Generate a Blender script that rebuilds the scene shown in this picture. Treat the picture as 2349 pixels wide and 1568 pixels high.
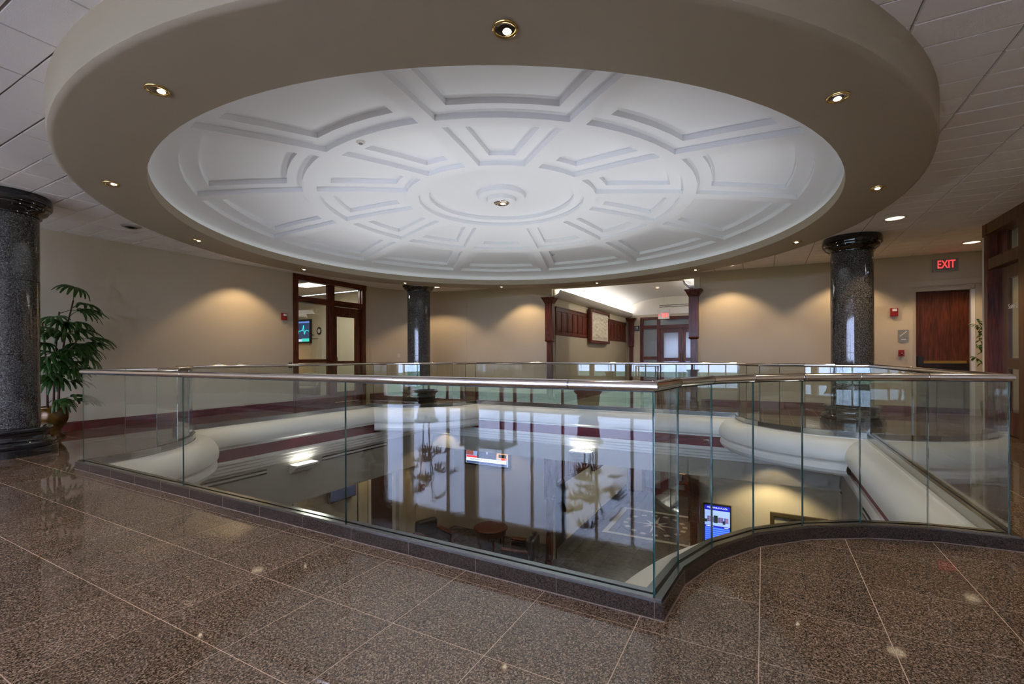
import bpy, bmesh, math, random
from mathutils import Vector, Matrix
random.seed(7)
for o in list(bpy.data.objects): bpy.data.objects.remove(o, do_unlink=True)
S = bpy.context.scene
COL = S.collection
PI = math.pi

# ------------------------------------------------------------------ camera
FPX, YAW, ROLL = 1063.26, 0.4978, 0.0038
cam_d = bpy.data.cameras.new('camera'); cam = bpy.data.objects.new('camera', cam_d); COL.objects.link(cam)
cam_d.sensor_width = 36.0; cam_d.lens = 36.0 * FPX / 2349.0
cam_d.shift_y = (819.45 - 784.0) / 2349.0
cam_d.clip_start = 0.05; cam_d.clip_end = 300
cam.matrix_world = Matrix.Translation((0, 0, 1.2)) @ Matrix.Rotation(YAW, 4, 'Z') @ Matrix.Rotation(PI/2, 4, 'X') @ Matrix.Rotation(-ROLL, 4, 'Z')
S.camera = cam

# ------------------------------------------------------------------ world: even blue dusk sky, seen through the windows behind the camera
wd = bpy.data.worlds.new('sky'); S.world = wd; wd.use_nodes = True
bg = wd.node_tree.nodes['Background']; bg.inputs[0].default_value = (0.47, 0.555, 0.86, 1); bg.inputs[1].default_value = 13.0

# ------------------------------------------------------------------ colour management and sampling
vs = S.view_settings; vs.view_transform = 'Standard'; vs.look = 'None'; vs.gamma = 1; vs.exposure = 0.72; vs.use_curve_mapping = False
cy = S.cycles
cy.use_denoising = True; cy.use_adaptive_sampling = True; cy.adaptive_threshold = 0.09; cy.adaptive_min_samples = 20; cy.max_bounces = 6; cy.diffuse_bounces = 4; cy.glossy_bounces = 4; cy.transmission_bounces = 3
cy.transparent_max_bounces = 28; cy.caustics_reflective = False; cy.caustics_refractive = False; cy.sample_clamp_indirect = 4.0; cy.blur_glossy = 0.3

# light strengths (each lamp is built with its fixture further down)
P_WASH, P_RING, P_SCONCE, P_UP, E_DOMEFILL, E_VAULT, P_ROOM = 66.0, 34.0, .8, 225.0, .55, 3.0, 34.0
WARM = (1.0, 0.74, 0.44); NEUT = (1.0, 0.95, 0.88)

# ------------------------------------------------------------------ materials
MATS = {}
def newmat(name):
    m = bpy.data.materials.new(name); m.use_nodes = True; MATS[name] = m
    return m, m.node_tree, m.node_tree.nodes['Principled BSDF']
def plain(name, col, rough=0.6, metal=0.0, bump=0.0, bscale=80, spec=0.5, var=0.0, coat=0.0):
    m, nt, p = newmat(name)
    p.inputs['Base Color'].default_value = (*col, 1); p.inputs['Roughness'].default_value = rough; p.inputs['Metallic'].default_value = metal
    p.inputs['Specular IOR Level'].default_value = spec; p.inputs['Coat Weight'].default_value = coat
    if bump or var:
        g = nt.nodes.new('ShaderNodeNewGeometry'); n = nt.nodes.new('ShaderNodeTexNoise'); n.inputs['Scale'].default_value = bscale; n.inputs['Detail'].default_value = 3
        nt.links.new(g.outputs['Position'], n.inputs['Vector'])
        if bump:
            b = nt.nodes.new('ShaderNodeBump'); b.inputs['Strength'].default_value = bump; b.inputs['Distance'].default_value = 0.01
            nt.links.new(n.outputs['Fac'], b.inputs['Height']); nt.links.new(b.outputs['Normal'], p.inputs['Normal'])
        if var:
            r = nt.nodes.new('ShaderNodeValToRGB'); r.color_ramp.elements[0].position = .35; r.color_ramp.elements[1].position = .65
            r.color_ramp.elements[0].color = (*[c*(1-var) for c in col], 1); r.color_ramp.elements[1].color = (*[min(1, c*(1+var)) for c in col], 1)
            nt.links.new(n.outputs['Fac'], r.inputs['Fac']); nt.links.new(r.outputs['Color'], p.inputs['Base Color'])
    return m
def emis(name, col, s):
    m, nt, p = newmat(name); p.inputs['Base Color'].default_value = (*col, 1)
    p.inputs['Emission Color'].default_value = (*col, 1); p.inputs['Emission Strength'].default_value = s
    return m
def granite(name, stops, scale, rough, rnd=0.0, spec=0.5, stretch=(1, 1, 1), coat=0.0):
    m, nt, p = newmat(name); L = nt.links
    g = nt.nodes.new('ShaderNodeNewGeometry'); mp = nt.nodes.new('ShaderNodeMapping'); mp.inputs['Scale'].default_value = stretch
    L.new(g.outputs['Position'], mp.inputs['Vector'])
    v = nt.nodes.new('ShaderNodeTexVoronoi'); v.inputs['Scale'].default_value = scale; v.inputs['Randomness'].default_value = 1
    n = nt.nodes.new('ShaderNodeTexNoise'); n.inputs['Scale'].default_value = scale * .55; n.inputs['Detail'].default_value = 5; n.inputs['Roughness'].default_value = .75
    L.new(mp.outputs[0], v.inputs['Vector']); L.new(mp.outputs[0], n.inputs['Vector'])
    sx = nt.nodes.new('ShaderNodeSeparateColor'); L.new(v.outputs['Color'], sx.inputs[0])
    mx = nt.nodes.new('ShaderNodeMath'); mx.operation = 'MULTIPLY_ADD'; mx.inputs[1].default_value = .42
    L.new(sx.outputs[0], mx.inputs[0]); 
    m2 = nt.nodes.new('ShaderNodeMath'); m2.operation = 'MULTIPLY_ADD'; m2.inputs[1].default_value = 1.5; m2.inputs[2].default_value = -.46
    L.new(n.outputs['Fac'], m2.inputs[0]); L.new(m2.outputs[0], mx.inputs[2])
    r = nt.nodes.new('ShaderNodeValToRGB'); cr = r.color_ramp
    cr.elements[0].position, cr.elements[0].color = stops[0][0], (*stops[0][1], 1)
    cr.elements[1].position, cr.elements[1].color = stops[-1][0], (*stops[-1][1], 1)
    for ps, c in stops[1:-1]:
        e = cr.elements.new(ps); e.color = (*c, 1)
    L.new(mx.outputs[0], r.inputs['Fac'])
    out = r.outputs['Color']
    if rnd:
        oi = nt.nodes.new('ShaderNodeObjectInfo'); hv = nt.nodes.new('ShaderNodeHueSaturation')
        ma = nt.nodes.new('ShaderNodeMath'); ma.operation = 'MULTIPLY_ADD'; ma.inputs[1].default_value = rnd; ma.inputs[2].default_value = 1 - rnd/2
        L.new(oi.outputs['Random'], ma.inputs[0]); L.new(ma.outputs[0], hv.inputs['Value']); L.new(out, hv.inputs['Color']); out = hv.outputs['Color']
    L.new(out, p.inputs['Base Color']); p.inputs['Roughness'].default_value = rough; p.inputs['Specular IOR Level'].default_value = spec
    p.inputs['Coat Weight'].default_value = coat; p.inputs['Coat Roughness'].default_value = .02
    return m
def wood(name, dark, light, axis=2, rough=.35, rnd=.25):
    m, nt, p = newmat(name); L = nt.links
    g = nt.nodes.new('ShaderNodeNewGeometry'); mp = nt.nodes.new('ShaderNodeMapping'); s = [14, 14, 14]; s[axis] = 1.1
    mp.inputs['Scale'].default_value = s; L.new(g.outputs['Position'], mp.inputs['Vector'])
    n = nt.nodes.new('ShaderNodeTexNoise'); n.inputs['Scale'].default_value = 2.2; n.inputs['Detail'].default_value = 6; n.inputs['Distortion'].default_value = 1.1
    L.new(mp.outputs[0], n.inputs['Vector'])
    r = nt.nodes.new('ShaderNodeValToRGB'); r.color_ramp.elements[0].position = .36; r.color_ramp.elements[1].position = .68
    r.color_ramp.elements[0].color = (*dark, 1); r.color_ramp.elements[1].color = (*light, 1); L.new(n.outputs['Fac'], r.inputs['Fac'])
    oi = nt.nodes.new('ShaderNodeObjectInfo'); hv = nt.nodes.new('ShaderNodeHueSaturation'); ma = nt.nodes.new('ShaderNodeMath'); ma.operation = 'MULTIPLY_ADD'
    ma.inputs[1].default_value = rnd; ma.inputs[2].default_value = 1 - rnd/2
    L.new(oi.outputs['Random'], ma.inputs[0]); L.new(ma.outputs[0], hv.inputs['Value']); L.new(r.outputs['Color'], hv.inputs['Color'])
    L.new(hv.outputs['Color'], p.inputs['Base Color']); p.inputs['Roughness'].default_value = rough; p.inputs['Coat Weight'].default_value = .08; p.inputs['Coat Roughness'].default_value = .15; p.inputs['Specular IOR Level'].default_value = .3
    return m
def pane(name, tint, ior=1.52, gloss=(1, 1, 1)):
    """clear sheet glass: Fresnel mix of straight-through and mirror"""
    m = bpy.data.materials.new(name); m.use_nodes = True; nt = m.node_tree; nt.nodes.clear(); L = nt.links; MATS[name] = m
    o = nt.nodes.new('ShaderNodeOutputMaterial'); mx = nt.nodes.new('ShaderNodeMixShader'); t = nt.nodes.new('ShaderNodeBsdfTransparent'); gl = nt.nodes.new('ShaderNodeBsdfGlossy')
    t.inputs[0].default_value = (*tint, 1); gl.inputs['Roughness'].default_value = 0; gl.inputs[0].default_value = (*gloss, 1)
    g = nt.nodes.new('ShaderNodeNewGeometry'); f = nt.nodes.new('ShaderNodeFresnel'); ma = nt.nodes.new('ShaderNodeMath'); ma.operation = 'MULTIPLY_ADD'
    ma.inputs[1].default_value = 1/ior - ior; ma.inputs[2].default_value = ior
    L.new(g.outputs['Backfacing'], ma.inputs[0]); L.new(ma.outputs[0], f.inputs['IOR'])
    L.new(f.outputs[0], mx.inputs[0]); L.new(t.outputs[0], mx.inputs[1]); L.new(gl.outputs[0], mx.inputs[2]); L.new(mx.outputs[0], o.inputs[0])
    return m

M_WALL = plain('wall_paint', (.52, .43, .305), .75, bump=.12, bscale=180)
M_WALLD = plain('fascia_paint', (.46, .43, .37), .7, bump=.1, bscale=180)
M_SOFFIT = plain('soffit_paint', (.34, .275, .19), .6, bump=.06, bscale=150)
M_DOME = plain('dome_plaster', (.83, .85, .88), .7)
M_WHITE = plain('cornice_white', (.88, .84, .79), .4)
M_TRIMW = plain('white_trim', (.72, .70, .66), .45)
M_BURG = plain('burgundy_paint', (.18, .013, .036), .45)
M_TILE = plain('ceiling_tile', (.88, .83, .785), .9, bump=.25, bscale=260)
M_GRID = plain('ceiling_grid', (.26, .24, .22), .8)
M_CREAM = plain('cream_wall', (.60, .55, .42), .75, bump=.1, bscale=180)
M_STUCCO = plain('stone_panel', (.36, .32, .24), .5, bump=.5, bscale=120, var=.25)
M_FLOOR = granite('floor_granite', [(.16, (.010, .007, .004)), (.38, (.058, .038, .024)), (.58, (.165, .115, .078)), (.80, (.36, .268, .195)), (.95, (.50, .39, .30))], 225, .04, rnd=.25, spec=.75, stretch=(1.0, .8, 1))
M_CURB = granite('curb_granite', [(.12, (.006, .004, .003)), (.4, (.018, .011, .008)), (.65, (.036, .024, .017)), (.95, (.075, .053, .04))], 225, .04, spec=.5)
M_GROUT = plain('floor_grout', (.50, .36, .26), .8)
M_JOINT = plain('curb_joint_grout', (.16, .11, .08), .7)
M_COLG = granite('column_granite', [(.15, (.010, .010, .010)), (.42, (.036, .034, .031)), (.62, (.10, .094, .086)), (.95, (.27, .255, .235))], 125, .06, spec=.5, coat=.2)
M_BLACK = granite('black_granite', [(.3, (.004, .004, .005)), (.9, (.018, .017, .018))], 120, .04, spec=.6, coat=.4)
M_SLATE = granite('slate', [(.2, (.022, .021, .019)), (.9, (.095, .088, .078))], 12, .32, rnd=.35)
M_LIGHTSTONE = plain('light_stone', (.52, .48, .40), .35, var=.12, bscale=30)
M_DARKSTONE = plain('dark_stone', (.035, .028, .026), .3, var=.3, bscale=30)
M_REDSTONE = plain('red_stone', (.13, .055, .04), .3, var=.2, bscale=30)
M_STEEL = plain('polished_steel', (.80, .765, .73), .10, 1.0)
M_SHOE = plain('steel_shoe', (.42, .43, .42), .16, 1.0)
M_GASK = plain('gasket', (.006, .006, .006), .6)
M_GLASS = pane('clear_glass', (.90, .935, .915))
M_GEDGE = plain('glass_edge', (.008, .07, .058), .06, spec=.9, coat=.6)
M_WINGL = pane('window_glass', (.97, .98, .98), 1.3)
M_DOORGL = pane('door_glass', (.86, .87, .84), 1.45)
M_FROST = plain('frosted_glass', (.20, .22, .24), .12, spec=.8)
M_WOOD = wood('mahogany', (.030, .0045, .0015), (.17, .034, .009))
M_WOODH = wood('mahogany_horizontal', (.030, .0045, .0015), (.16, .033, .009), axis=1)
M_WOODX = wood('mahogany_cross', (.030, .0045, .0015), (.16, .033, .009), axis=0)
M_WOODO = wood('oak_stain', (.055, .020, .006), (.15, .062, .019))
M_DOORW = wood('red_oak_door', (.05, .009, .003), (.125, .028, .008), rough=.45)
M_BASE = wood('baseboard_wood', (.085, .010, .004), (.16, .024, .009), axis=1)
M_BRASS = plain('brass', (.62, .44, .16), .2, 1.0)
M_CHROME = plain('reflector', (.75, .72, .68), .08, 1.0)
M_DARKM = plain('dark_metal', (.03, .028, .026), .35, .6)
M_BLACKP = plain('black_plastic', (.010, .010, .011), .35)
M_RED = plain('red_plastic', (.27, .010, .009), .35)
M_WPLAST = plain('white_plastic', (.72, .70, .66), .4)
M_GREYS = plain('grey_sign', (.22, .215, .20), .5)
M_ALU = plain('aluminium', (.38, .36, .33), .4, .5)
M_LEATH = plain('black_leather', (.010, .011, .014), .35, bump=.3, bscale=60)
M_TAUPE = plain('taupe_leather', (.30, .24, .17), .5)
M_LEAF = plain('palm_leaf', (.026, .085, .012), .4, var=.35, bscale=18)
M_LEAF2 = plain('bright_leaf', (.07, .16, .025), .4, var=.3, bscale=30)
M_STEM = plain('palm_stem', (.07, .022, .010), .7, var=.3, bscale=40)
M_SOIL = plain('soil', (.02, .014, .01), .95, bump=.6, bscale=60)
M_POTG = plain('gold_pot', (.11, .05, .007), .22, .35, var=.35, bscale=9)
M_POTD = plain('dark_pot', (.035, .026, .02), .3, var=.3, bscale=12)
M_LAWN = plain('lawn_green', (.09, .14, .05), .9, var=.25, bscale=.6)
M_BOUNCE = plain('bounce_ground', (.85, .80, .74), .9)  # ground colour lightened to send skylight up indoors
M_BULB = emis('bulb', (1.0, .80, .60), 5)
M_WASHB = emis('wash_lens', (1.0, .72, .50), 1.5)
M_SCONL = emis('sconce_diffuser', (1.0, .97, .93), 2.2)
M_DOMEFILL = emis('dome_fill_glow', (.93, .97, 1.0), E_DOMEFILL)
M_VAULT = emis('vault_tube', (1.0, .93, .86), E_VAULT)
M_EXIT = emis('exit_red', (1.0, .03, .035), 1.6)
M_PANEL = emis('office_light', (1.0, .97, .90), 3.0)
M_SHADE = emis('lamp_shade_glow', (1.0, .52, .20), 1.6)

# ------------------------------------------------------------------ mesh builder
class MB:
    def __init__(s): s.v = []; s.f = []; s.m = []; s.cur = 0; s.sm = []; s.smooth = False
    def mat(s, i): s.cur = i; return s
    def add(s, vs_, fs_):
        b = len(s.v); s.v += [tuple(p) for p in vs_]
        for f in fs_: s.f.append([b + i for i in f]); s.m.append(s.cur); s.sm.append(s.smooth)
        return s
    def box(s, a, b):
        (x0, y0, z0), (x1, y1, z1) = a, b
        x0, x1 = sorted((x0, x1)); y0, y1 = sorted((y0, y1)); z0, z1 = sorted((z0, z1))
        return s.add([(x0,y0,z0),(x1,y0,z0),(x1,y1,z0),(x0,y1,z0),(x0,y0,z1),(x1,y0,z1),(x1,y1,z1),(x0,y1,z1)],
                     [(3,2,1,0),(4,5,6,7),(0,1,5,4),(1,2,6,5),(2,3,7,6),(3,0,4,7)])
    def prism(s, pts, z0, z1):
        n = len(pts)
        a = sum(pts[i][0]*pts[(i+1) % n][1] - pts[(i+1) % n][0]*pts[i][1] for i in range(n))
        if a < 0: pts = pts[::-1]
        return s.add([(p[0], p[1], z0) for p in pts] + [(p[0], p[1], z1) for p in pts],
                     [tuple(range(n-1, -1, -1)), tuple(range(n, 2*n))] + [(i, (i+1) % n, n + (i+1) % n, n + i) for i in range(n)])
    def obox(s, p0, p1, w0, w1, z0, z1):
        """box along a plan line p0->p1, from w0 to w1 to its left"""
        d = Vector((p1[0]-p0[0], p1[1]-p0[1])).normalized(); n = Vector((-d.y, d.x))
        q = [(p0[0]+n.x*w, p0[1]+n.y*w) for w in (w0, w1)]; r = [(p1[0]+n.x*w, p1[1]+n.y*w) for w in (w0, w1)]
        return s.prism([q[0], r[0], r[1], q[1]], z0, z1)
    def lathe(s, prof, c=(0, 0, 0), n=32, cap=True, a0=0, a1=2*PI):
        full = abs(a1 - a0 - 2*PI) < 1e-6; k = n if full else n + 1
        vs_ = []
        for r, z in prof:
            for i in range(k):
                a = a0 + (a1 - a0)*i/n; vs_.append((c[0]+r*math.cos(a), c[1]+r*math.sin(a), c[2]+z))
        fs_ = []
        for j in range(len(prof)-1):
            for i in range(n):
                i2 = (i+1) % k; fs_.append((j*k+i, j*k+i2, (j+1)*k+i2, (j+1)*k+i))
        if cap and full:
            if prof[0][0] > 1e-4: fs_.append(tuple(range(k-1, -1, -1)))
            if prof[-1][0] > 1e-4: fs_.append(tuple((len(prof)-1)*k + i for i in range(k)))
        return s.add(vs_, fs_)
    def tube(s, pts, r, n=8, cap=True, r2=None):
        pts = [Vector(p) for p in pts]; m = len(pts); vs_ = []
        up = Vector((0, 0, 1))
        for i, p in enumerate(pts):
            t = (pts[min(i+1, m-1)] - pts[max(i-1, 0)]).normalized()
            u = up if abs(t.z) < .9 else Vector((1, 0, 0))
            x = t.cross(u).normalized(); y = x.cross(t)
            rr = r if r2 is None else r + (r2-r)*i/(m-1)
            for k in range(n):
                a = 2*PI*k/n; vs_.append(p + x*rr*math.cos(a) + y*rr*math.sin(a))
        fs_ = [(j*n+k, j*n+(k+1) % n, (j+1)*n+(k+1) % n, (j+1)*n+k) for j in range(m-1) for k in range(n)]
        if cap: fs_ += [tuple(range(n)), tuple((m-1)*n+k for k in range(n-1, -1, -1))]
        return s.add(vs_, fs_)
    def build(s, name, mats, parent=None, loc=None, fix=True):
        me = bpy.data.meshes.new(name); me.from_pydata(s.v, [], s.f)
        if not isinstance(mats, (list, tuple)): mats = [mats]
        for m in mats: me.materials.append(m)
        me.polygons.foreach_set('material_index', s.m); me.polygons.foreach_set('use_smooth', s.sm)
        if fix:
            bm = bmesh.new(); bm.from_mesh(me); bmesh.ops.recalc_face_normals(bm, faces=bm.faces); bm.to_mesh(me); bm.free()
        me.update()
        o = bpy.data.objects.new(name, me); COL.objects.link(o)
        if parent: o.parent = parent
        if loc: o.location = loc
        return o
def tag(o, label, cat, group=None):
    o['label'] = label; o['category'] = cat
    if group: o['group'] = group
    return o
def struct(o, label=None):
    o['kind'] = 'structure'
    if label: o['label'] = label
    return o
def empty(name, loc=(0, 0, 0), rz=0):
    o = bpy.data.objects.new(name, None); COL.objects.link(o); o.location = loc; o.rotation_euler.z = rz; o.empty_display_size = .1
    return o
def thing(name, label, cat, loc=(0, 0, 0), rz=0, group=None): return tag(empty(name, loc, rz), label, cat, group)
def copy_tree(o, parent=None):
    c = o.copy(); COL.objects.link(c); c.parent = parent
    for ch in list(o.children): copy_tree(ch, c)
    return c
def text(name, body, size, mat, parent, loc, rot, ext=.002, align='CENTER', sx=1.0):
    cu = bpy.data.curves.new(name, 'FONT'); cu.body = body; cu.size = size; cu.extrude = ext; cu.align_x = align; cu.align_y = 'CENTER'; cu.resolution_u = 3
    t = bpy.data.objects.new(name, cu); COL.objects.link(t)
    dg = bpy.context.evaluated_depsgraph_get(); dg.update()
    me = bpy.data.meshes.new_from_object(t.evaluated_get(dg)); bpy.data.objects.remove(t, do_unlink=True)
    me.materials.clear(); me.materials.append(mat)
    o = bpy.data.objects.new(name, me); COL.objects.link(o); o.parent = parent; o.location = loc; o.rotation_euler = rot; o.scale = (sx, 1, 1)
    return o
def spot(parent, loc, power, col, angle, blend=.25, size=.04, rot=(0, 0, 0)):
    ld = bpy.data.lights.new('lamp_light', 'SPOT'); ld.energy = power; ld.color = col; ld.spot_size = angle; ld.spot_blend = blend; ld.shadow_soft_size = size
    o = bpy.data.objects.new('lamp_light', ld); COL.objects.link(o); o.parent = parent; o.location = loc; o.rotation_euler = rot
    return o
def area(parent, loc, power, col, sx, sy, rot=(0, 0, 0)):
    ld = bpy.data.lights.new('lamp_light', 'AREA'); ld.energy = power; ld.color = col; ld.shape = 'RECTANGLE'; ld.size = sx; ld.size_y = sy
    o = bpy.data.objects.new('lamp_light', ld); COL.objects.link(o); o.parent = parent; o.location = loc; o.rotation_euler = rot
    return o

# ------------------------------------------------------------------ layout (metres; floor of the upper level is z = 0)
X2, X4, Y1, Y3, R = -8.38, 1.344, 2.225, 10.13, 1.80      # glass lines of the floor opening and its corner radius
ZC = 3.29                                                  # tiled ceiling
DC = (-3.53, 6.18); RI, RO, ZS = 4.28, 4.94, 2.985         # dome centre, soffit ring
XL, XR, YB, ZL = -10.15, 3.14, -5.5, -4.0                  # left wall, right wall, window wall, lower floor
def fary(x): return 12.0 + .048*(x + 8)                    # the far wall runs a little out of square
def arc_pts(k, o, n):
    cx, cy_, a0, a1 = CORN[k]; d = math.asin(o/(R+o)); s = 1 if a1 > a0 else -1
    b0, b1 = a0 + s*d, a1 - s*d
    return [(cx + (R+o)*math.cos(b0+(b1-b0)*i/n), cy_ + (R+o)*math.sin(b0+(b1-b0)*i/n)) for i in range(n+1)]
# order the arcs so that the loop runs E1 -> A1 -> E4 -> A4 -> E3 -> A3 -> E2 -> A2
CORN = {'A1': (X4, Y1, PI, PI/2), 'A4': (X4, Y3, -PI/2, -PI), 'A3': (X2, Y3, 0, -PI/2), 'A2': (X2, Y1, PI/2, 0)}
LOOP = ['E1', 'A1', 'E4', 'A4', 'E3', 'A3', 'E2', 'A2']
def run_pts(k, o, n=7):
    if k[0] == 'A': return arc_pts(k, o, n)
    i = LOOP.index(k); return [arc_pts(LOOP[i-1], o, 1)[1], arc_pts(LOOP[(i+1) % 8], o, 1)[0]]

# ================================================================== FLOOR
def clip(poly, a, b, c):
    """keep the side a*x+b*y<=c"""
    out = []
    for i in range(len(poly)):
        p, q = poly[i], poly[(i+1) % len(poly)]; dp, dq = a*p[0]+b*p[1]-c, a*q[0]+b*q[1]-c
        if dp <= 1e-9: out.append(p)
        if dp*dq < -1e-14: t = dp/(dp-dq); out.append((p[0]+(q[0]-p[0])*t, p[1]+(q[1]-p[1])*t))
    return out
def parea(p): return abs(sum(p[i][0]*p[(i+1) % len(p)][1]-p[(i+1) % len(p)][0]*p[i][1] for i in range(len(p))))/2 if len(p) > 2 else 0
OC = -.052                                                  # outer face of the granite curb
xa, xb, ya, yb = X2+OC, X4-OC, Y1+OC, Y3-OC
def floor_pieces(cell):
    """cell polygon minus the opening, as convex pieces"""
    out = [clip(cell, 0, 1, ya), clip(cell, 0, -1, -yb)]
    mid = clip(clip(cell, 0, -1, -ya), 0, 1, yb)
    if len(mid) > 2: out += [clip(mid, 1, 0, xa), clip(mid, -1, 0, -xb)]
    inn = clip(clip(mid, -1, 0, -xa), 1, 0, xb) if len(mid) > 2 else []
    if len(inn) > 2:
        for k in CORN:
            pts = arc_pts(k, OC, 7); q = inn; cx, cy_ = CORN[k][:2]
            for i in range(7):
                p0, p1 = pts[i], pts[i+1]; a, b = p1[1]-p0[1], -(p1[0]-p0[0]); c = a*p0[0]+b*p0[1]
                if a*cx+b*cy_ > c: a, b, c = -a, -b, -c
                q = clip(q, a, b, c)
                if len(q) < 3: break
            if len(q) > 2: out.append(q)
    return [p for p in out if parea(p) > 2e-5]
fl = MB()
for cell in [[(XL-.2, YB-.2), (XR+2.2, YB-.2), (XR+2.2, 13.2), (XL-.2, 13.2)]]:
    for p in floor_pieces(cell): fl.prism(p, -.10, -.0009)
floor = struct(fl.build('floor', M_GROUT), 'polished brown granite tile floor of the upper landing')
TS, G = .4865, .0021
tiles = 0; rest = MB()
for i in range(-22, 12):
    for j in range(-12, 27):
        x0, y0 = -.022 + i*TS, 2.068 + (j-4)*TS*.993
        if x0 < XL-.1 or x0 > XR+2.0 or y0 < YB or y0 > 12.75: continue
        x1, y1 = x0+TS, y0+TS*.993
        cell = [(x0+G, y0+G), (x1-G, y0+G), (x1-G, y1-G), (x0+G, y1-G)]
        ps = floor_pieces(cell)
        if not ps: continue
        # depth and sideways distance from the camera decide whether a tile shows large enough to be its own piece
        cx, cy_ = (x0+x1)/2, (y0+y1)/2; d = -cx*math.sin(YAW)+cy_*math.cos(YAW); l = cx*math.cos(YAW)+cy_*math.sin(YAW)
        vis = d > .9 and abs(l) < 1.25*d + .6 and d < 9.5
        mb = MB()
        for p in ps: mb.prism(p, -.0009, 0)
        if vis and tiles < 299:
            mb.build('floor_tile', M_FLOOR, floor); tiles += 1
        else:
            for p in ps: rest.prism(p, -.0009, 0)
ro = rest.build('floor_tile_field', M_FLOOR, floor); ro['kind'] = 'stuff'

# granite curb around the opening, one length per run
for k in LOOP:
    mb = MB(); A, B = run_pts(k, OC), run_pts(k, .02)
    for i in range(len(A)-1): mb.prism([A[i], A[i+1], B[i+1], B[i]], 0.0, .078)
    cb = struct(mb.build('trim_curb', M_CURB), 'low dark granite curb under the glass, ' + {'E1': 'near side', 'A1': 'near right corner', 'E4': 'right side', 'A4': 'right column corner', 'E3': 'far side', 'A3': 'far column corner', 'E2': 'left side', 'A2': 'left column corner'}[k])
    mb = MB(); A, B = run_pts(k, OC-.005), run_pts(k, OC+.001)
    for i in range(len(A)-1): mb.prism([A[i], A[i+1], B[i+1], B[i]], 0.0, .0035)
    mb.build('grout_line', M_JOINT, cb)
    if k[0] == 'E':                                     # butt joints between the curb stones
        a_, b_ = Vector(run_pts(k, OC-.0006)[0]), Vector(run_pts(k, OC-.0006)[1]); d_ = (b_-a_).normalized(); q_ = .35
        while q_ < (b_-a_).length:
            p_ = a_+d_*q_; mb = MB(); mb.obox(tuple(p_), tuple(p_+d_*.002), 0, .02, 0, .0784); mb.build('curb_joint', M_JOINT, cb); q_ += TS

# ================================================================== GLASS BALUSTRADES
ZG0, ZG1, ZR, RR = .082, 1.040, 1.062, .0255
loop = []
for k in LOOP: loop += [(k, p) for p in run_pts(k, 0)[:-1]]
N = len(loop)
def rail_ring(i, n=18):
    p0, p, p1 = (Vector((*loop[(i+q) % N][1], ZR)) for q in (-1, 0, 1))
    d0, d1 = (p-p0).normalized(), (p1-p).normalized(); b = (d0+d1).normalized()     # mitre plane normal
    x = Vector((-d1.y, d1.x, 0)); ring = []
    for q in range(n):
        a = 2*PI*q/n; v = x*RR*math.cos(a)+Vector((0, 0, RR*math.sin(a)))
        ring.append(p + v - d1*(v.dot(b)/d1.dot(b)))
    return ring
BAL = {'E1': ('straight glass balustrade nearest the camera with three wide panes', 3), 'A1': ('curved glass balustrade bulging over the near right floor corner', 7),
       'E4': ('straight glass balustrade on the right running towards the right column', 2), 'A4': ('curved glass balustrade in front of the right granite column', 7),
       'E3': ('straight far glass balustrade before the wood-panelled corridor', 3), 'A3': ('curved glass balustrade around the far middle granite column', 7),
       'E2': ('straight glass balustrade along the left wall side', 2), 'A2': ('curved glass balustrade beside the left granite column and palm', 7)}
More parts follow.
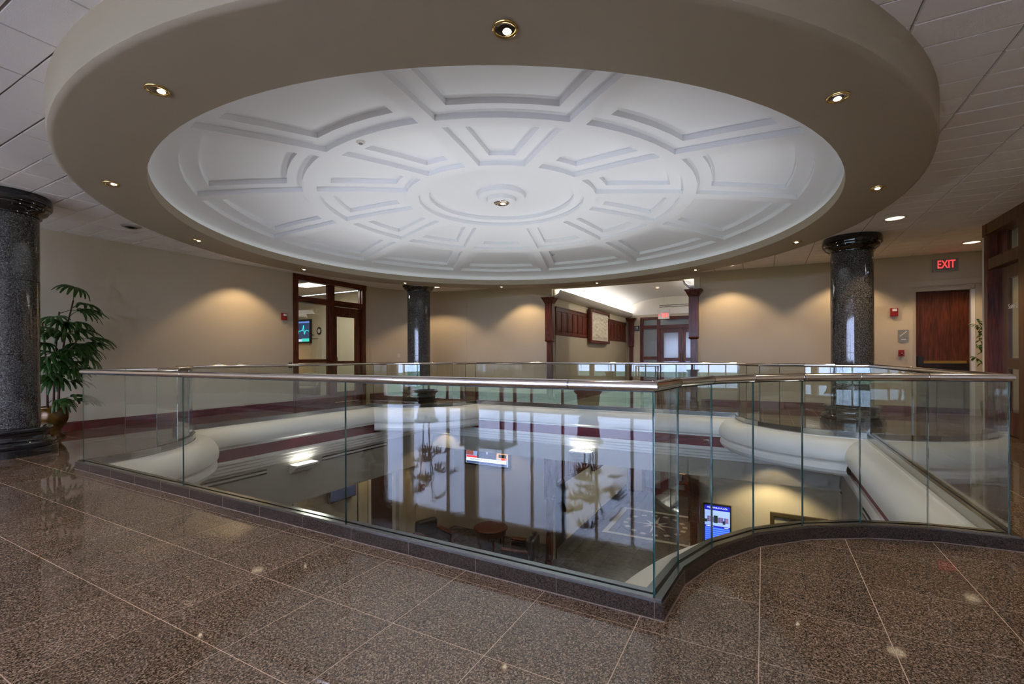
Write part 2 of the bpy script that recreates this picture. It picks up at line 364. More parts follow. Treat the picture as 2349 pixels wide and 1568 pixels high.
for k in LOOP:
    P0 = run_pts(k, 0); lab, npan = BAL[k]
    t = thing('glass_balustrade', lab, 'balustrade', group='balustrades around the floor opening')
    idx = [i for i in range(N) if loop[i][0] == k]; idx.append((idx[-1]+1) % N)
    mb = MB(); mb.smooth = True
    rings = [rail_ring(i) for i in idx]; n = 18
    for a in range(len(rings)-1):
        mb.add(rings[a]+rings[a+1], [(q, (q+1) % n, n+(q+1) % n, n+q) for q in range(n)])
    mb.build('handrail', M_STEEL, t)
    # joint sleeves on the rail
    for a in range(len(rings)-1):
        p0, p1 = Vector((*loop[idx[a]][1], ZR)), Vector((*loop[idx[a+1]][1], ZR)); d = (p1-p0).normalized(); L_ = (p1-p0).length
        cuts = [.004] if k[0] == 'A' else [.33*L_ if k == 'E1' else .5*L_, L_-.42]
        for c in cuts:
            mb = MB(); mb.smooth = True; mb.tube([p0+d*(c-.004), p0+d*(c+.004)], RR+.0008, 18); mb.build('rail_joint', M_SHOE, t)
    # stainless shoe: outer and inner bars with a black gasket between
    for nm, o0, o1, m, z0, z1 in (('base_shoe', -.040, -.0095, M_SHOE, .078, .090), ('base_shoe', .0095, .045, M_SHOE, .004, .090), ('gasket', -.0095, .0095, M_GASK, .078, .083)):
        mb = MB(); A, B = run_pts(k, o0), run_pts(k, o1)
        for i in range(len(A)-1): mb.prism([A[i], A[i+1], B[i+1], B[i]], z0, z1)
        mb.build(nm, m, t)
    # rail saddle strip under the tube
    mb = MB(); A, B = run_pts(k, -.008), run_pts(k, .008)
    for i in range(len(A)-1): mb.prism([A[i], A[i+1], B[i+1], B[i]], ZG1-.006, ZR-.018)
    mb.build('rail_saddle', M_GASK, t)
    segs = [(P0[i], P0[i+1]) for i in range(len(P0)-1)] if k[0] == 'A' else \
           [((P0[0][0]+(P0[1][0]-P0[0][0])*i/npan, P0[0][1]+(P0[1][1]-P0[0][1])*i/npan), (P0[0][0]+(P0[1][0]-P0[0][0])*(i+1)/npan, P0[0][1]+(P0[1][1]-P0[0][1])*(i+1)/npan)) for i in range(npan)]
    for a, b in segs:
        a, b = Vector(a), Vector(b); d = (b-a).normalized(); n_ = Vector((-d.y, d.x))*.0042; a2, b2 = a+d*.0035, b-d*.0035
        q = [a2-n_, b2-n_, b2+n_, a2+n_]
        V = [(*p, ZG0) for p in q]+[(*p, ZG1) for p in q]
        mb2 = MB(); mb2.v = [tuple(p) for p in V]; mb2.f = [[0,1,5,4],[2,3,7,6],[3,2,1,0],[4,5,6,7],[1,2,6,5],[3,0,4,7]]; mb2.m = [0,0,1,1,1,1]; mb2.sm = [False]*6
        mb2.build('glass_pane', [M_GLASS, M_GEDGE], t)

# ================================================================== CORNICES AND FASCIAS BELOW THE FLOOR EDGE
PS = [(.046, .010), (.088, .010), (.09, .000), (.15, -.005), (.22, -.03), (.285, -.085), (.33, -.16), (.345, -.235), (.335, -.30), (.305, -.335), (.305, -.36), (.20, -.36)]
PA = [(.046, .010), (.088, .010), (.09, .000), (.15, -.005), (.22, -.03), (.285, -.085), (.33, -.16), (.345, -.235), (.335, -.295), (.295, -.325), (.29, -.345), (.315, -.375), (.325, -.43), (.305, -.48), (.26, -.515)]
def loft(k, prof, n):
    rows = [run_pts(k, o, n) for o, z in prof]; m = len(rows[0]); mb = MB(); mb.smooth = True
    V = [(*p, prof[j][1]) for j in range(len(prof)) for p in rows[j]]
    mb.add(V, [(j*m+i, j*m+i+1, (j+1)*m+i+1, (j+1)*m+i) for j in range(len(prof)-1) for i in range(m-1)])
    return mb
def soften(o, ang=.9):
    me = o.data
    bm = bmesh.new(); bm.from_mesh(me); bmesh.ops.remove_doubles(bm, verts=bm.verts, dist=1e-5)
    for e in bm.edges:
        if len(e.link_faces) == 2 and e.calc_face_angle() > ang: e.smooth = False
    bm.to_mesh(me); bm.free()
CLAB = {'E1': 'near side', 'A1': 'near right corner', 'E4': 'right side', 'A4': 'right column corner', 'E3': 'far side', 'A3': 'far column corner', 'E2': 'left side', 'A2': 'left column corner'}
for k in LOOP:
    a = k[0] == 'A'; mb = loft(k, PA if a else PS, 28 if a else 1)
    o = struct(mb.build('trim_cornice', M_WHITE), 'white rounded cornice under the glass, ' + CLAB[k]); soften(o, .5)
    if a:                                              # flat underside of the corner bracket
        cx, cy_ = CORN[k][:2]; pts = arc_pts(k, .26, 28); s = [(cx, cy_)] + pts
        mb = MB(); mb.prism(s, -.514, -.500); struct(mb.build('trim_soffit', M_WHITE))
ZF = {'E1': -1.7, 'E4': -1.7, 'E3': -1.19, 'E2': -1.69}
PB = [(.20, -.36), (.20, -.575)]
PM = [(.20, -.575), (.235, -.575), (.245, -.60), (.245, -.635), (.225, -.66), (.225, -.70), (.205, -.715), (.205, -.765), (.18, -.78), (.18, -.82), (.15, -.835)]
def rect_pts(k, o):
    c = {'a': (X2+o, Y1+o), 'b': (X4-o, Y1+o), 'c': (X4-o, Y3-o), 'd': (X2+o, Y3-o)}
    return {'E1': [c['a'], c['b']], 'E4': [c['b'], c['c']], 'E3': [c['c'], c['d']], 'E2': [c['d'], c['a']]}[k]
for k in ('E1', 'E4', 'E3', 'E2'):
    for nm, prof, m, lb in (('trim_band', PB, M_BURG, 'burgundy painted band below the cornice, '), ('trim_moulding', PM, M_WHITE, 'stepped white moulding below the burgundy band, ')):
        rows = [rect_pts(k, o) for o, z in prof]; mb = MB()
        V = [(*p, prof[j][1]) for j in range(len(prof)) for p in rows[j]]
        mb.add(V, [(2*j, 2*j+1, 2*j+3, 2*j+2) for j in range(len(prof)-1)])
        struct(mb.build(nm, m), lb + CLAB[k])
    A, B = rect_pts(k, .15), rect_pts(k, -.10)
    mb = MB(); mb.prism([A[0], A[1], B[1], B[0]], ZF[k], -.10)
    struct(mb.build('wall_fascia', M_WALLD), 'painted fascia wall below the white moulding, ' + CLAB[k])
# long slot air diffusers let into the fascia
def slots(label, p0, p1, n):
    t = thing('slot_diffuser', label, 'air vent')
    for dz in (0, -.07):
        mb = MB(); d = Vector((p1[0]-p0[0], p1[1]-p0[1])).normalized()
        mb.obox(p0, p1, -.004, .012, -.905+dz, -.880+dz); mb.build('slot', M_GASK, t)
    mb = MB(); mb.obox(p0, p1, -.004, .010, -.945, -.910); mb.build('slot_bar', M_TRIMW, t)
xf = X2+.15
slots('black twin slot vent on the left fascia nearer the left column', (xf, 5.45), (xf, 3.9), 0)
slots('black twin slot vent on the left fascia right of the lit sconce', (xf, 8.6), (xf, 6.7), 0)
slots('black twin slot vent on the right fascia below the burgundy band', (X4-.15, 5.2), (X4-.15, 7.9), 0)
# sconces
def sconce(label, x, y, rz, power=P_SCONCE):
    t = thing('wall_sconce', label, 'wall light', (x, y, -.90), rz, 'white sconces on the fascia')   # local +y points away from the wall
    mb = MB(); prof = [(0, -.16), (.05, -.17), (.12, -.13), (.20, -.055), (.24, -.035), (.24, 0), (0, 0)]
    w = .26
    V = [(-w, y_, z_) for y_, z_ in prof]+[(w, y_, z_) for y_, z_ in prof]; n = len(prof)
    mb.add(V, [tuple(range(n)), tuple(range(2*n-1, n-1, -1))] + [(i, (i+1) % n, n+(i+1) % n, n+i) for i in range(n)])
    mb.build('housing', M_TRIMW, t)
    for sx in (-1, 1):
        mb = MB(); mb.box((sx*.01 if sx > 0 else -.24, .03, .0005), (.24 if sx > 0 else -.01, .215, .008)); mb.build('diffuser', M_SCONL, t)
    area(t, (0, .16, .02), power, NEUT, .38, .12, (PI, 0, 0))
    spot(t, (0, .17, .03), P_UP, (.97, .98, 1.0), math.radians(86), 1.0, .2, (PI+math.radians(-42), 0, 0))
sconce('lit white wedge sconce on the left fascia between two slot vents', X2+.15, 6.18, -PI/2)
sconce('lit white wedge sconce on the far fascia below the corridor', -3.60, Y3-.15, PI)
sconce('white wedge sconce on the right fascia, hidden below the right balustrade', X4-.15, 6.2, PI/2)
sconce('white wedge sconce on the near fascia, hidden below the near balustrade', -3.5, Y1+.15, 0)

# ================================================================== CEILING, SOFFIT RING AND COFFERED DOME
mb = MB(); n = 96; RX0, RX1, RY0, RY1 = XL-.3, XR+2.4, YB-.3, 13.4
circ, rect = [], []
for i in range(n):
    a = 2*PI*i/n; c, s = math.cos(a), math.sin(a); circ.append((DC[0]+4.8*c, DC[1]+4.8*s, ZC+.012))
    t = min(((RX1-DC[0])/c if c > 1e-9 else 1e9), ((RX0-DC[0])/c if c < -1e-9 else 1e9), ((RY1-DC[1])/s if s > 1e-9 else 1e9), ((RY0-DC[1])/s if s < -1e-9 else 1e9))
    rect.append((DC[0]+t*c, DC[1]+t*s, ZC+.012))
mb.add(circ+rect, [(i, (i+1) % n, n+(i+1) % n, n+i) for i in range(n)])
for x, y in ((RX0, RY0), (RX1, RY0), (RX1, RY1), (RX0, RY1)):
    i = min(range(n), key=lambda q: abs(((math.atan2(rect[q][1]-DC[1], rect[q][0]-DC[0])-math.atan2(y-DC[1], x-DC[0])+PI) % (2*PI))-PI))
    mb.add([rect[i-1], rect[i], rect[(i+1) % n], (x, y, ZC+.012)], [(0, 3, 1), (1, 3, 2)])
ceiling = struct(mb.build('ceiling', M_GRID, fix=False), 'suspended acoustic tile ceiling around the dome')
# scored acoustic tiles: two raised fields in one panel
CT = .625
tm = MB()
for y0, y1 in ((.004, CT/2-.003), (CT/2+.003, CT-.004)):
    b = .008
    V = [(.004, y0, .012), (CT-.004, y0, .012), (CT-.004, y1, .012), (.004, y1, .012), (.004+b, y0+b, 0), (CT-.004-b, y0+b, 0), (CT-.004-b, y1-b, 0), (.004+b, y1-b, 0)]
    tm.add(V, [(4, 7, 6, 5), (0, 4, 5, 1), (1, 5, 6, 2), (2, 6, 7, 3), (3, 7, 4, 0)])
cands = []
for i in range(-20, 9):
    for j in range(-18, 18):
        x0, y0 = 1.46+i*CT, 4.73+(j-1)*CT
        if x0 < XL-.3 or x0 > XR+1.8 or y0 < YB-.2 or y0 > 12.7: continue
        dist = [math.hypot(x0+a*CT-DC[0], y0+b*CT-DC[1]) for a in (0, .5, 1) for b in (0, .5, 1)]
        if max(dist) < 4.85: continue
        cut = min(dist) < 4.80
        cx, cy_ = x0+CT/2, y0+CT/2; d = -cx*math.sin(YAW)+cy_*math.cos(YAW); l = cx*math.cos(YAW)+cy_*math.sin(YAW)
        vis = d > .8 and abs(l) < 1.25*d+.5 and d < 14
        cands.append((0 if vis else 1, d, x0, y0, cut))
cands.sort(); first = None; rest = MB(); cnt = 0
for v, d, x0, y0, cut in cands:
    if cut:                                             # tile trimmed where the soffit ring meets the ceiling
        u = Vector((x0+CT/2-DC[0], y0+CT/2-DC[1])).normalized(); mb = MB(); lim = u.x*DC[0]+u.y*DC[1]+4.80
        for f0, f1 in ((.008, CT/2-.007), (CT/2+.007, CT-.008)):
            q = clip([(x0+.008, y0+f0), (x0+CT-.008, y0+f0), (x0+CT-.008, y0+f1), (x0+.008, y0+f1)], -u.x, -u.y, -lim)
            if parea(q) > 1e-4: mb.prism(q, ZC, ZC+.012)
        if not mb.v: continue
        if v == 0 and cnt < 298: mb.build('ceiling_tile', M_TILE, ceiling); cnt += 1
        else: rest.add(mb.v, mb.f)
    elif v == 0 and cnt < 298:
        if first is None: first = tm.build('ceiling_tile', M_TILE, ceiling, fix=False); o = first
        else: o = first.copy(); COL.objects.link(o)
        o.location = (x0, y0, ZC); cnt += 1
    else: rest.add([(p[0]+x0, p[1]+y0, p[2]+ZC) for p in tm.v], tm.f)
ro = rest.build('ceiling_tile_field', M_TILE, ceiling, fix=False); ro['kind'] = 'stuff'

dome = thing('ceiling_dome', 'huge white coffered shallow dome ringed by a wide taupe soffit', 'dome', (DC[0], DC[1], 0))
mb = MB(); mb.smooth = True
mb.lathe([(RO+.004, ZC+.012), (RO, ZS+.05), (RO-.008, ZS+.02), (RO-.03, ZS+.003), (RO-.05, ZS), (RI+.004, ZS), (RI, ZS+.004), (RI, ZS+.115), (RI+.05, ZS+.115), (RI+.05, ZS+.02), (4.62, ZS+.02), (4.62, 3.20), (4.66, 3.32)], n=128, cap=False)
ring = mb.build('soffit_ring', M_SOFFIT, dome); soften(ring, .6)
mb = MB(); mb.lathe([(RI+.16, ZS+.03), (RI+.26, ZS+.03), (RI+.26, ZS+.05), (RI+.16, ZS+.05), (RI+.16, ZS+.03)], n=96, cap=False)
mb.build('dome_fill_strip', M_DOMEFILL, dome)  # added glowing strip, unseen behind the lip, brightens the dome
def capz(r): return 3.60 - .44*(r/4.6)**2
HS = .058
rows = [.02, .35, .75, 1.10, 1.25, 1.43, 1.60, 2.03, 2.45, 2.62, 2.79, 2.97, 3.42, 3.86, 4.03, 4.35, 4.62]
def theta(sec, j, r):
    c = math.radians(-60+30*sec); h = math.radians(15); e = math.asin(min(.9, .085/max(r, .3))); s2 = math.asin(min(.95, .26/max(r, .5)))
    e = min(e, h*.5); s2 = min(s2, h*.8)
    f = h - s2
    return c + [-h, -h+e, -f, -f*.5, 0, f*.5, f, h-e][j]
kinds = [0, 1, 2, 2, 2, 2, 1, 0]       # what lies between column j and j+1
def level(i, j):
    r = (rows[i]+rows[i+1])/2; k = kinds[j]
    if r < 1.10: return 2
    if r < 1.25: return 1
    for r0, r1, w in ((1.43, 2.62, .17), (2.79, 4.03, .175)):
        if r0 < r < r1:
            if k == 0: return 0
            if r < r0+w or r > r1-w: return 1
            return k
    return 0
shell, coff = MB(), {}
NC = 12*8
def colth(c, r): return theta((c//8) % 12, c % 8, r) + (2*PI if c >= NC else 0)
def pt(i, c, lv): r = rows[i]; a = colth(c, r); return (r*math.cos(a), r*math.sin(a), capz(r)+lv*HS)
def target(i, j, c):
    lv = level(i, j)
    if lv == 0: return shell
    r = (rows[i]+rows[i+1])/2; key = 'c' if r < 1.25 else ('m' if r < 2.7 else 'o', c//8)
    return coff.setdefault(key, MB())
for i in range(len(rows)-1):
    for c in range(NC):
        j = c % 8; lv = level(i, j); tg = target(i, j, c)
        tg.add([pt(i, c, lv), pt(i, c+1, lv), pt(i+1, c+1, lv), pt(i+1, c, lv)], [(0, 1, 2, 3)])
        lv2 = level(i, (j+1) % 8)
        if lv2 != lv:
            t2 = tg if lv > lv2 else target(i, (j+1) % 8, c+1)
            t2.add([pt(i, c+1, lv), pt(i+1, c+1, lv), pt(i+1, c+1, lv2), pt(i, c+1, lv2)], [(0, 1, 2, 3)])
        if i+1 < len(rows)-1:
            lv3 = level(i+1, j)
            if lv3 != lv:
                t2 = tg if lv > lv3 else target(i+1, j, c)
                t2.add([pt(i+1, c, lv), pt(i+1, c+1, lv), pt(i+1, c+1, lv3), pt(i+1, c, lv3)], [(0, 1, 2, 3)])
shell.build('dome_rib_shell', M_DOME, dome, fix=False)
for k in coff: coff[k].build('coffer_panel', M_DOME, dome, fix=False)
mb = MB(); mb.smooth = True
mb.lathe([(.36, .12), (.36, .05), (.35, .04), (.24, .035), (.23, .03), (.22, -.02), (.20, -.03), (.12, -.03)], c=(0, 0, 3.60), n=48, cap=False)
o = mb.build('dome_rosette', M_DOME, dome); soften(o, .5)

# downlights
def downlight_parts(t, r, z, trim, lens, power, col, angle, blend, cup=True, size=.05):
    mb = MB(); mb.smooth = True; mb.lathe([(r, .0), (r, -.006), (r*.93, -.012), (r*.80, -.010), (r*.76, -.001)], c=(0, 0, z), n=28, cap=False); o = mb.build('trim_ring', trim, t)
    mb = MB(); mb.lathe([(r*.78, -.004), (r*.5, -.002), (0, -.0015)], c=(0, 0, z), n=14, cap=False); mb.build('reflector', M_CHROME if cup else lens, t)
    if cup:
        mb = MB(); mb.lathe([(0, -.010), (r*.28, -.008), (r*.34, -.003), (r*.34, -.001)], c=(0, r*.35, z), n=12, cap=False); mb.build('bulb', lens, t)
    spot(t, (0, 0, z-.02), power, col, angle, blend, size)
nth = ['nearest the camera at the top of the soffit', 'high on the right of the soffit', 'on the right beside the exit wall', 'right of the dome above the right column', 'far right above the corridor', 'far, above the corridor opening', 'far, in front of the corridor left post', 'far, above the middle column', 'far left, above the left glass door', 'left, beyond the dark ceiling vent', 'left, above the potted palm', 'high on the left of the soffit']
for i in range(12):
    a = math.radians(-60+30*i)
    t = thing('soffit_downlight', 'small brass-rimmed downlight in the dome soffit, ' + nth[i], 'downlight', (DC[0]+4.60*math.cos(a), DC[1]+4.60*math.sin(a), ZS), 0, 'downlights in the dome soffit ring')
    downlight_parts(t, .072, 0, M_BRASS, M_BULB, P_RING, (1.0, .82, .60), math.radians(80), .8)
t = thing('dome_downlight', 'chrome downlight in the rosette at the dome centre', 'downlight', (DC[0], DC[1], 3.57))
downlight_parts(t, .115, 0, M_CHROME, M_BULB, 26, NEUT, math.radians(110), .6)
WASH = [((-9.45, 6.05), 'warm downlight washing the left wall, hidden behind the soffit'), ((-8.52, 10.97), 'warm downlight beside the far column capital'),
        ((-6.0, 11.42), 'warm downlight washing the far wall left of the corridor'), ((-.70, 11.68), 'warm downlight washing the far wall right of the corridor'),
        ((1.62, 11.80), 'warm downlight washing the wall behind the right column'), ((1.75, 8.95), 'large warm downlight in the tile ceiling above the right column'),
        ((3.37, 11.55), 'warm downlight in front of the exit door'), ((1.9, 4.4), 'warm downlight in the ceiling at the right, outside the frame'),
        ((-9.3, -.2), 'warm downlight over the left end of the landing'), ((-6.2, -1.1), 'warm downlight over the landing behind the camera'),
        ((-2.8, -1.3), 'warm downlight right behind the camera'), ((.6, -1.2), 'warm downlight behind the camera by the right wall')]
for (x, y), lb in WASH:
    t = thing('ceiling_downlight', lb, 'downlight', (x, y, ZC), 0, 'large downlights in the tile ceiling')
    downlight_parts(t, .150, 0, M_WPLAST, M_WASHB, P_WASH, WARM, math.radians(110), .38, cup=False, size=.05)
t = thing('ceiling_vent', 'small dark round vent in the tile ceiling near the left column', 'vent', (-8.74, 3.55, ZC))
mb = MB(); mb.smooth = True; mb.lathe([(.13, 0), (.13, -.012), (.10, -.02), (.06, -.03), (.06, -.012), (0, -.012)], n=24, cap=False); mb.build('vent_ring', M_ALU, t)
for q in range(2):
    mb = MB(); mb.lathe([(.035+.03*q, -.032), (.045+.03*q, -.032), (.045+.03*q, -.014), (.035+.03*q, -.014), (.035+.03*q, -.032)], n=20, cap=False); mb.build('vent_louvre', M_DARKM, t)
for (r, a, lb) in ((2.70, -93.0, 'small white smoke detector on the left dome rib'), (3.35, 100.0, 'small smoke detector on the far dome panel')):
    a = math.radians(a); t = thing('smoke_detector', lb, 'smoke detector')
    t.location = (DC[0]+r*math.cos(a), DC[1]+r*math.sin(a), capz(r)+(HS*2 if r > 3 else 0))
    mb = MB(); mb.smooth = True; mb.lathe([(.045, .0), (.045, -.012), (.036, -.022)], n=20); mb.build('base', M_WPLAST, t)
    mb = MB(); mb.smooth = True; mb.lathe([(.022, -.022), (.018, -.030), (0, -.032)], n=16); mb.build('sensor', M_GREYS, t)

# ================================================================== COLUMNS
def column(x, y, label):
    t = thing('granite_column', label, 'column', (x, y, 0), .3, 'granite columns at the corners of the opening')
    def lt(nm, prof, m, n=48):
        mb = MB(); mb.smooth = True; mb.lathe(prof, n=n); o = mb.build(nm, m, t); soften(o, .7)
    lt('plinth', [(.48, 0), (.48, .085), (.475, .09)], M_BLACK)
    lt('base', [(.455, .09), (.465, .11), (.468, .14), (.455, .17), (.43, .185), (.41, .19), (.405, .20), (.40, .27), (.405, .28), (.42, .285), (.43, .30), (.43, .32), (.42, .335), (.33, .345)], M_BLACK)
    for z0, z1 in ((.345, 1.256), (1.258, 2.196), (2.198, 3.02)):
        lt('shaft_drum', [(.309, z0), (.313, z0+.002), (.313, z1-.002), (.309, z1)], M_COLG)
    lt('capital', [(.315, 3.02), (.335, 3.025), (.338, 3.045), (.35, 3.06), (.385, 3.085), (.405, 3.115), (.41, 3.145), (.43, 3.15), (.44, 3.165), (.44, 3.255), (.43, 3.268), (.425, 3.289)], M_BLACK)
column(-8.46, 2.10, 'dark speckled granite column at the left edge beside the palm')
column(-8.42, 10.08, 'dark speckled granite column at the far side, left of the corridor')
column(1.37, 10.08, 'dark speckled granite column on the right near the exit sign')

# ================================================================== UPPER WALLS
def wallbox(name, a, b, m=M_WALL, label=None): mb = MB(); mb.box(a, b); return struct(mb.build(name, m), label)
LDY0, LDY1 = 7.48, 9.75                                     # left storefront
wallbox('wall_left', (XL-.15, YB-.15, 0), (XL, LDY0, ZC+.01), label='plain taupe painted wall on the left')
mb = MB(); mb.box((XL-.15, LDY1, 0), (XL, 9.96, ZC+.01)); struct(mb.build('wall_left_end', M_WALL))
CC, CRR = (-8.12, 9.96), 2.03
n = 48; P = lambda r, i, z: (CC[0]+r*math.cos(PI-PI/2*i/n), CC[1]+r*math.sin(PI-PI/2*i/n), z)
mb = MB()
for r, sm in ((CRR, True), (CRR+.15, False)):
    mb.smooth = sm
    mb.add([P(r, i, z) for z in (0, ZC+.01) for i in range(n+1)], [(i, i+1, n+2+i, n+1+i) for i in range(n)])
mb.smooth = False
for z in (0, ZC+.01): mb.add([P(r, i, z) for r in (CRR, CRR+.15) for i in range(n+1)], [(i, i+1, n+2+i, n+1+i) for i in range(n)])
for i in (0, n): mb.add([P(CRR, i, 0), P(CRR+.15, i, 0), P(CRR+.15, i, ZC+.01), P(CRR, i, ZC+.01)], [(0, 1, 2, 3)])
o = struct(mb.build('wall_corner', M_WALL), 'concave curved taupe wall behind the far column')
def farbox(name, x0, x1, z0, z1, m=M_WALL, w0=0, w1=.16, label=None):
    mb = MB(); mb.obox((x0, fary(x0)), (x1, fary(x1)), w0, w1, z0, z1); return struct(mb.build(name, m), label)
CX0, CX1 = -5.30, -1.50                                     # corridor opening
farbox('wall_far', CC[0], CX0, 0, ZC+.01, label='taupe far wall between the curved corner and the corridor')
farbox('wall_far_header', CX0, CX1, 3.145, ZC+.01)
farbox('wall_far_right', CX1, 2.74, 0, ZC+.01, label='taupe far wall behind the right column')
farbox('wall_far_door_head', 2.74, 3.80, 2.62, ZC+.01)
farbox('wall_far_end', 3.80, 5.4, 0, ZC+.01)
SRY0, SRY1 = 7.3, 10.19                                     # right storefront
wallbox('wall_right', (XR, YB-.15, 0), (XR+.15, SRY0, ZC+.01), label='taupe wall on the right outside the frame')
wallbox('wall_right_end', (XR-.012, SRY1, 0), (XR+2.1, SRY1+.10, ZC+.01), M_TRIMW)
wallbox('wall_recess', (5.2, SRY1, 0), (5.35, 12.8, ZC+.01))
# baseboards
def base(name, pts, closed=False):
    mb = MB()
    for i in range(len(pts)-1): mb.obox(pts[i], pts[i+1], -.022, -.001, 0.001, .145); mb.obox(pts[i], pts[i+1], -.016, -.001, .145, .155)
    return struct(mb.build(name, M_BASE), 'red-brown wooden baseboard')
base('baseboard_left', [(XL, YB), (XL, LDY0-.06)][::-1][::-1])
base('baseboard_corner', [(CC[0]+CRR*math.cos(PI-PI/2*i/16), CC[1]+CRR*math.sin(PI-PI/2*i/16)) for i in range(17)] + [(CX0-.14, fary(CX0-.14))])
base('baseboard_far', [(CX1+.14, fary(CX1+.14)), (2.70, fary(2.70))])

# ------------------------------------------------------------------ window wall behind the camera (reflected in glass and floor)
wins = [(-9.60, -8.90), (-8.62, -7.42), (-7.34, -6.82)] + [(-6.50+.80*i+.03, -6.50+.80*(i+1)-.03) for i in range(11)]
ZW0, ZW1 = .12, 2.9
edges = [XL] + [v for w in wins for v in w] + [XR]
mb = MB(); mb.box((XL-.15, YB-.15, 0), (XR+.15, YB, ZW0)); struct(mb.build('wall_back_sill', M_WALL))
mb = MB(); mb.box((XL-.15, YB-.15, ZW1), (XR+.15, YB, ZC+.01)); struct(mb.build('wall_back_head', M_WALL))
for i in range(0, len(edges), 2):
    a, b = edges[i], edges[i+1]
    if b-a < .002: continue
    wide = b-a > .12
    mb = MB(); mb.box((a, YB-.15 if wide else YB-.09, ZW0), (b, YB if wide else YB-.03, ZW1)); struct(mb.build('wall_back_pier' if wide else 'trim_mullion', M_WALL if wide else M_ALU))
for i, (a, b) in enumerate(wins):
    mb = MB(); mb.box((a, YB-.065, ZW0), (b, YB-.055, ZW1)); struct(mb.build('window_%d' % (i+1), M_WINGL), 'clear window behind the landing')
mb = MB(); mb.box((-90, -160, -4.6), (90, YB-26, -4.4)); tag(mb.build('lawn', M_LAWN), 'green lawn outside the windows, seen only as a reflection', 'lawn')['kind'] = 'structure'
mb = MB(); mb.box((-90, YB-26, -4.6), (90, YB-.2, -4.4)); struct(mb.build('ground_bounce', M_BOUNCE))  # pale ground outside, brightened so it bounces skylight onto the ceiling

# ================================================================== STOREFRONTS AND DOORS
def part(parent, name, m, *boxes):
    mb = MB()
    for a, b in boxes: mb.box(a, b)
    return mb.build(name, m, parent)
def office_box(nm, x0, x1, y0, y1, lampat, power):
    """a plain lit room behind a storefront"""
    mb = MB(); mb.box((x0, y0, -.1), (x1, y1, .0)); struct(mb.build('floor_' + nm, M_TAUPE))
    mb = MB(); mb.box((x0, y0, ZC+.013), (x1, y1, ZC+.1)); struct(mb.build('ceiling_' + nm, M_TILE))
    for q, (a, b) in enumerate((((x0-.1, y0, 0), (x0, y1, ZC)), ((x1, y0, 0), (x1+.1, y1, ZC)), ((x0-.1, y0-.1, 0), (x1+.1, y0, ZC)), ((x0-.1, y1, 0), (x1+.1, y1+.1, ZC)))):
        if (nm == 'left_office' and q == 1) or (nm == 'right_office' and q == 0): continue
        mb = MB(); mb.box(a, b); struct(mb.build('wall_%s_%s' % (nm, ('west', 'east', 'south', 'north')[q]), M_CREAM))
    for lx, ly in lampat:
        t = thing('ceiling_panel_light', 'flat white ceiling light panel inside the %s' % nm.replace('_', ' '), 'ceiling light', (lx, ly, ZC), 0, 'office ceiling panels')
        part(t, 'frame', M_WPLAST, ((-.62, -.32, -.03), (.62, .32, 0)))
        part(t, 'diffuser', M_PANEL, ((-.58, -.28, -.036), (.58, .28, -.03)))
        area(t, (0, 0, -.05), power, (1, .95, .85), 1.1, .5)
office_box('left_office', -15.6, XL-.15, 6.2, 10.4, [(-11.15, 8.75)], P_ROOM)
office_box('right_office', XR+.15, 6.2, 6.4, SRY1-.1, [(4.9, 8.3)], P_ROOM*.25)

# left storefront; local x runs along the wall, local y into the office
sf = struct(empty('door_1', (XL, LDY0, 0), PI/2), 'dark mahogany glazed door and window frame in the left wall')
W_ = LDY1-LDY0
part(sf, 'jamb', M_WOOD, ((-.05, -.02, 0), (.09, .16, 3.15))); part(sf, 'jamb', M_WOOD, ((W_-.10, -.02, 0), (W_+.03, .16, 3.15)))
part(sf, 'head', M_WOODH, ((-.05, -.025, 3.15), (W_+.03, .16, ZC)))
for x in (-.06, W_-.10): part(sf, 'corner_block', M_WOOD, ((x, -.032, 3.14), (x+.15, -.02, ZC)))
part(sf, 'mullion', M_WOOD, ((1.05, -.01, 0), (1.20, .15, 2.60))); part(sf, 'mullion', M_WOOD, ((1.05, -.01, 2.75), (1.20, .15, 3.15)))
part(sf, 'transom_bar', M_WOODH, ((.09, -.012, 2.60), (W_-.10, .15, 2.75)))
part(sf, 'sill_rail', M_WOODH, ((.09, 0, 1.08), (1.05, .14, 1.17))); part(sf, 'sill_rail', M_WOODH, ((.09, 0, .001), (1.05, .14, .22)))
for a, b, z0, z1 in ((.09, 1.05, 2.75, 3.15), (1.20, W_-.10, 2.75, 3.15), (.09, 1.05, 1.17, 2.60), (.09, 1.05, .22, 1.08)):
    part(sf, 'glass_pane', M_DOORGL, ((a, .07, z0), (b, .078, z1)))
    part(sf, 'glazing_bead', M_WOOD, ((a, .05, z0), (a+.025, .10, z1)), ((b-.025, .05, z0), (b, .10, z1)))
dl = part(sf, 'door_leaf', M_WOOD, ((1.21, .05, .01), (1.32, .10, 2.59)), ((W_-.30, .05, .01), (W_-.11, .10, 2.59)), ((1.32, .05, 2.33), (W_-.30, .10, 2.59)), ((1.32, .05, 1.0), (W_-.30, .10, 1.12)), ((1.32, .05, .01), (W_-.30, .10, .28)))
part(dl, 'glass_pane', M_DOORGL, ((1.32, .072, .28), (W_-.30, .078, 1.0))); part(dl, 'glass_pane', M_DOORGL, ((1.32, .072, 1.12), (W_-.30, .078, 2.33)))
mb = MB(); mb.tube([(1.265, .0, .95), (1.265, -.02, 1.0), (1.265, -.02, 1.2), (1.265, .0, 1.25)], .012); mb.build('handle', M_DARKM, dl)

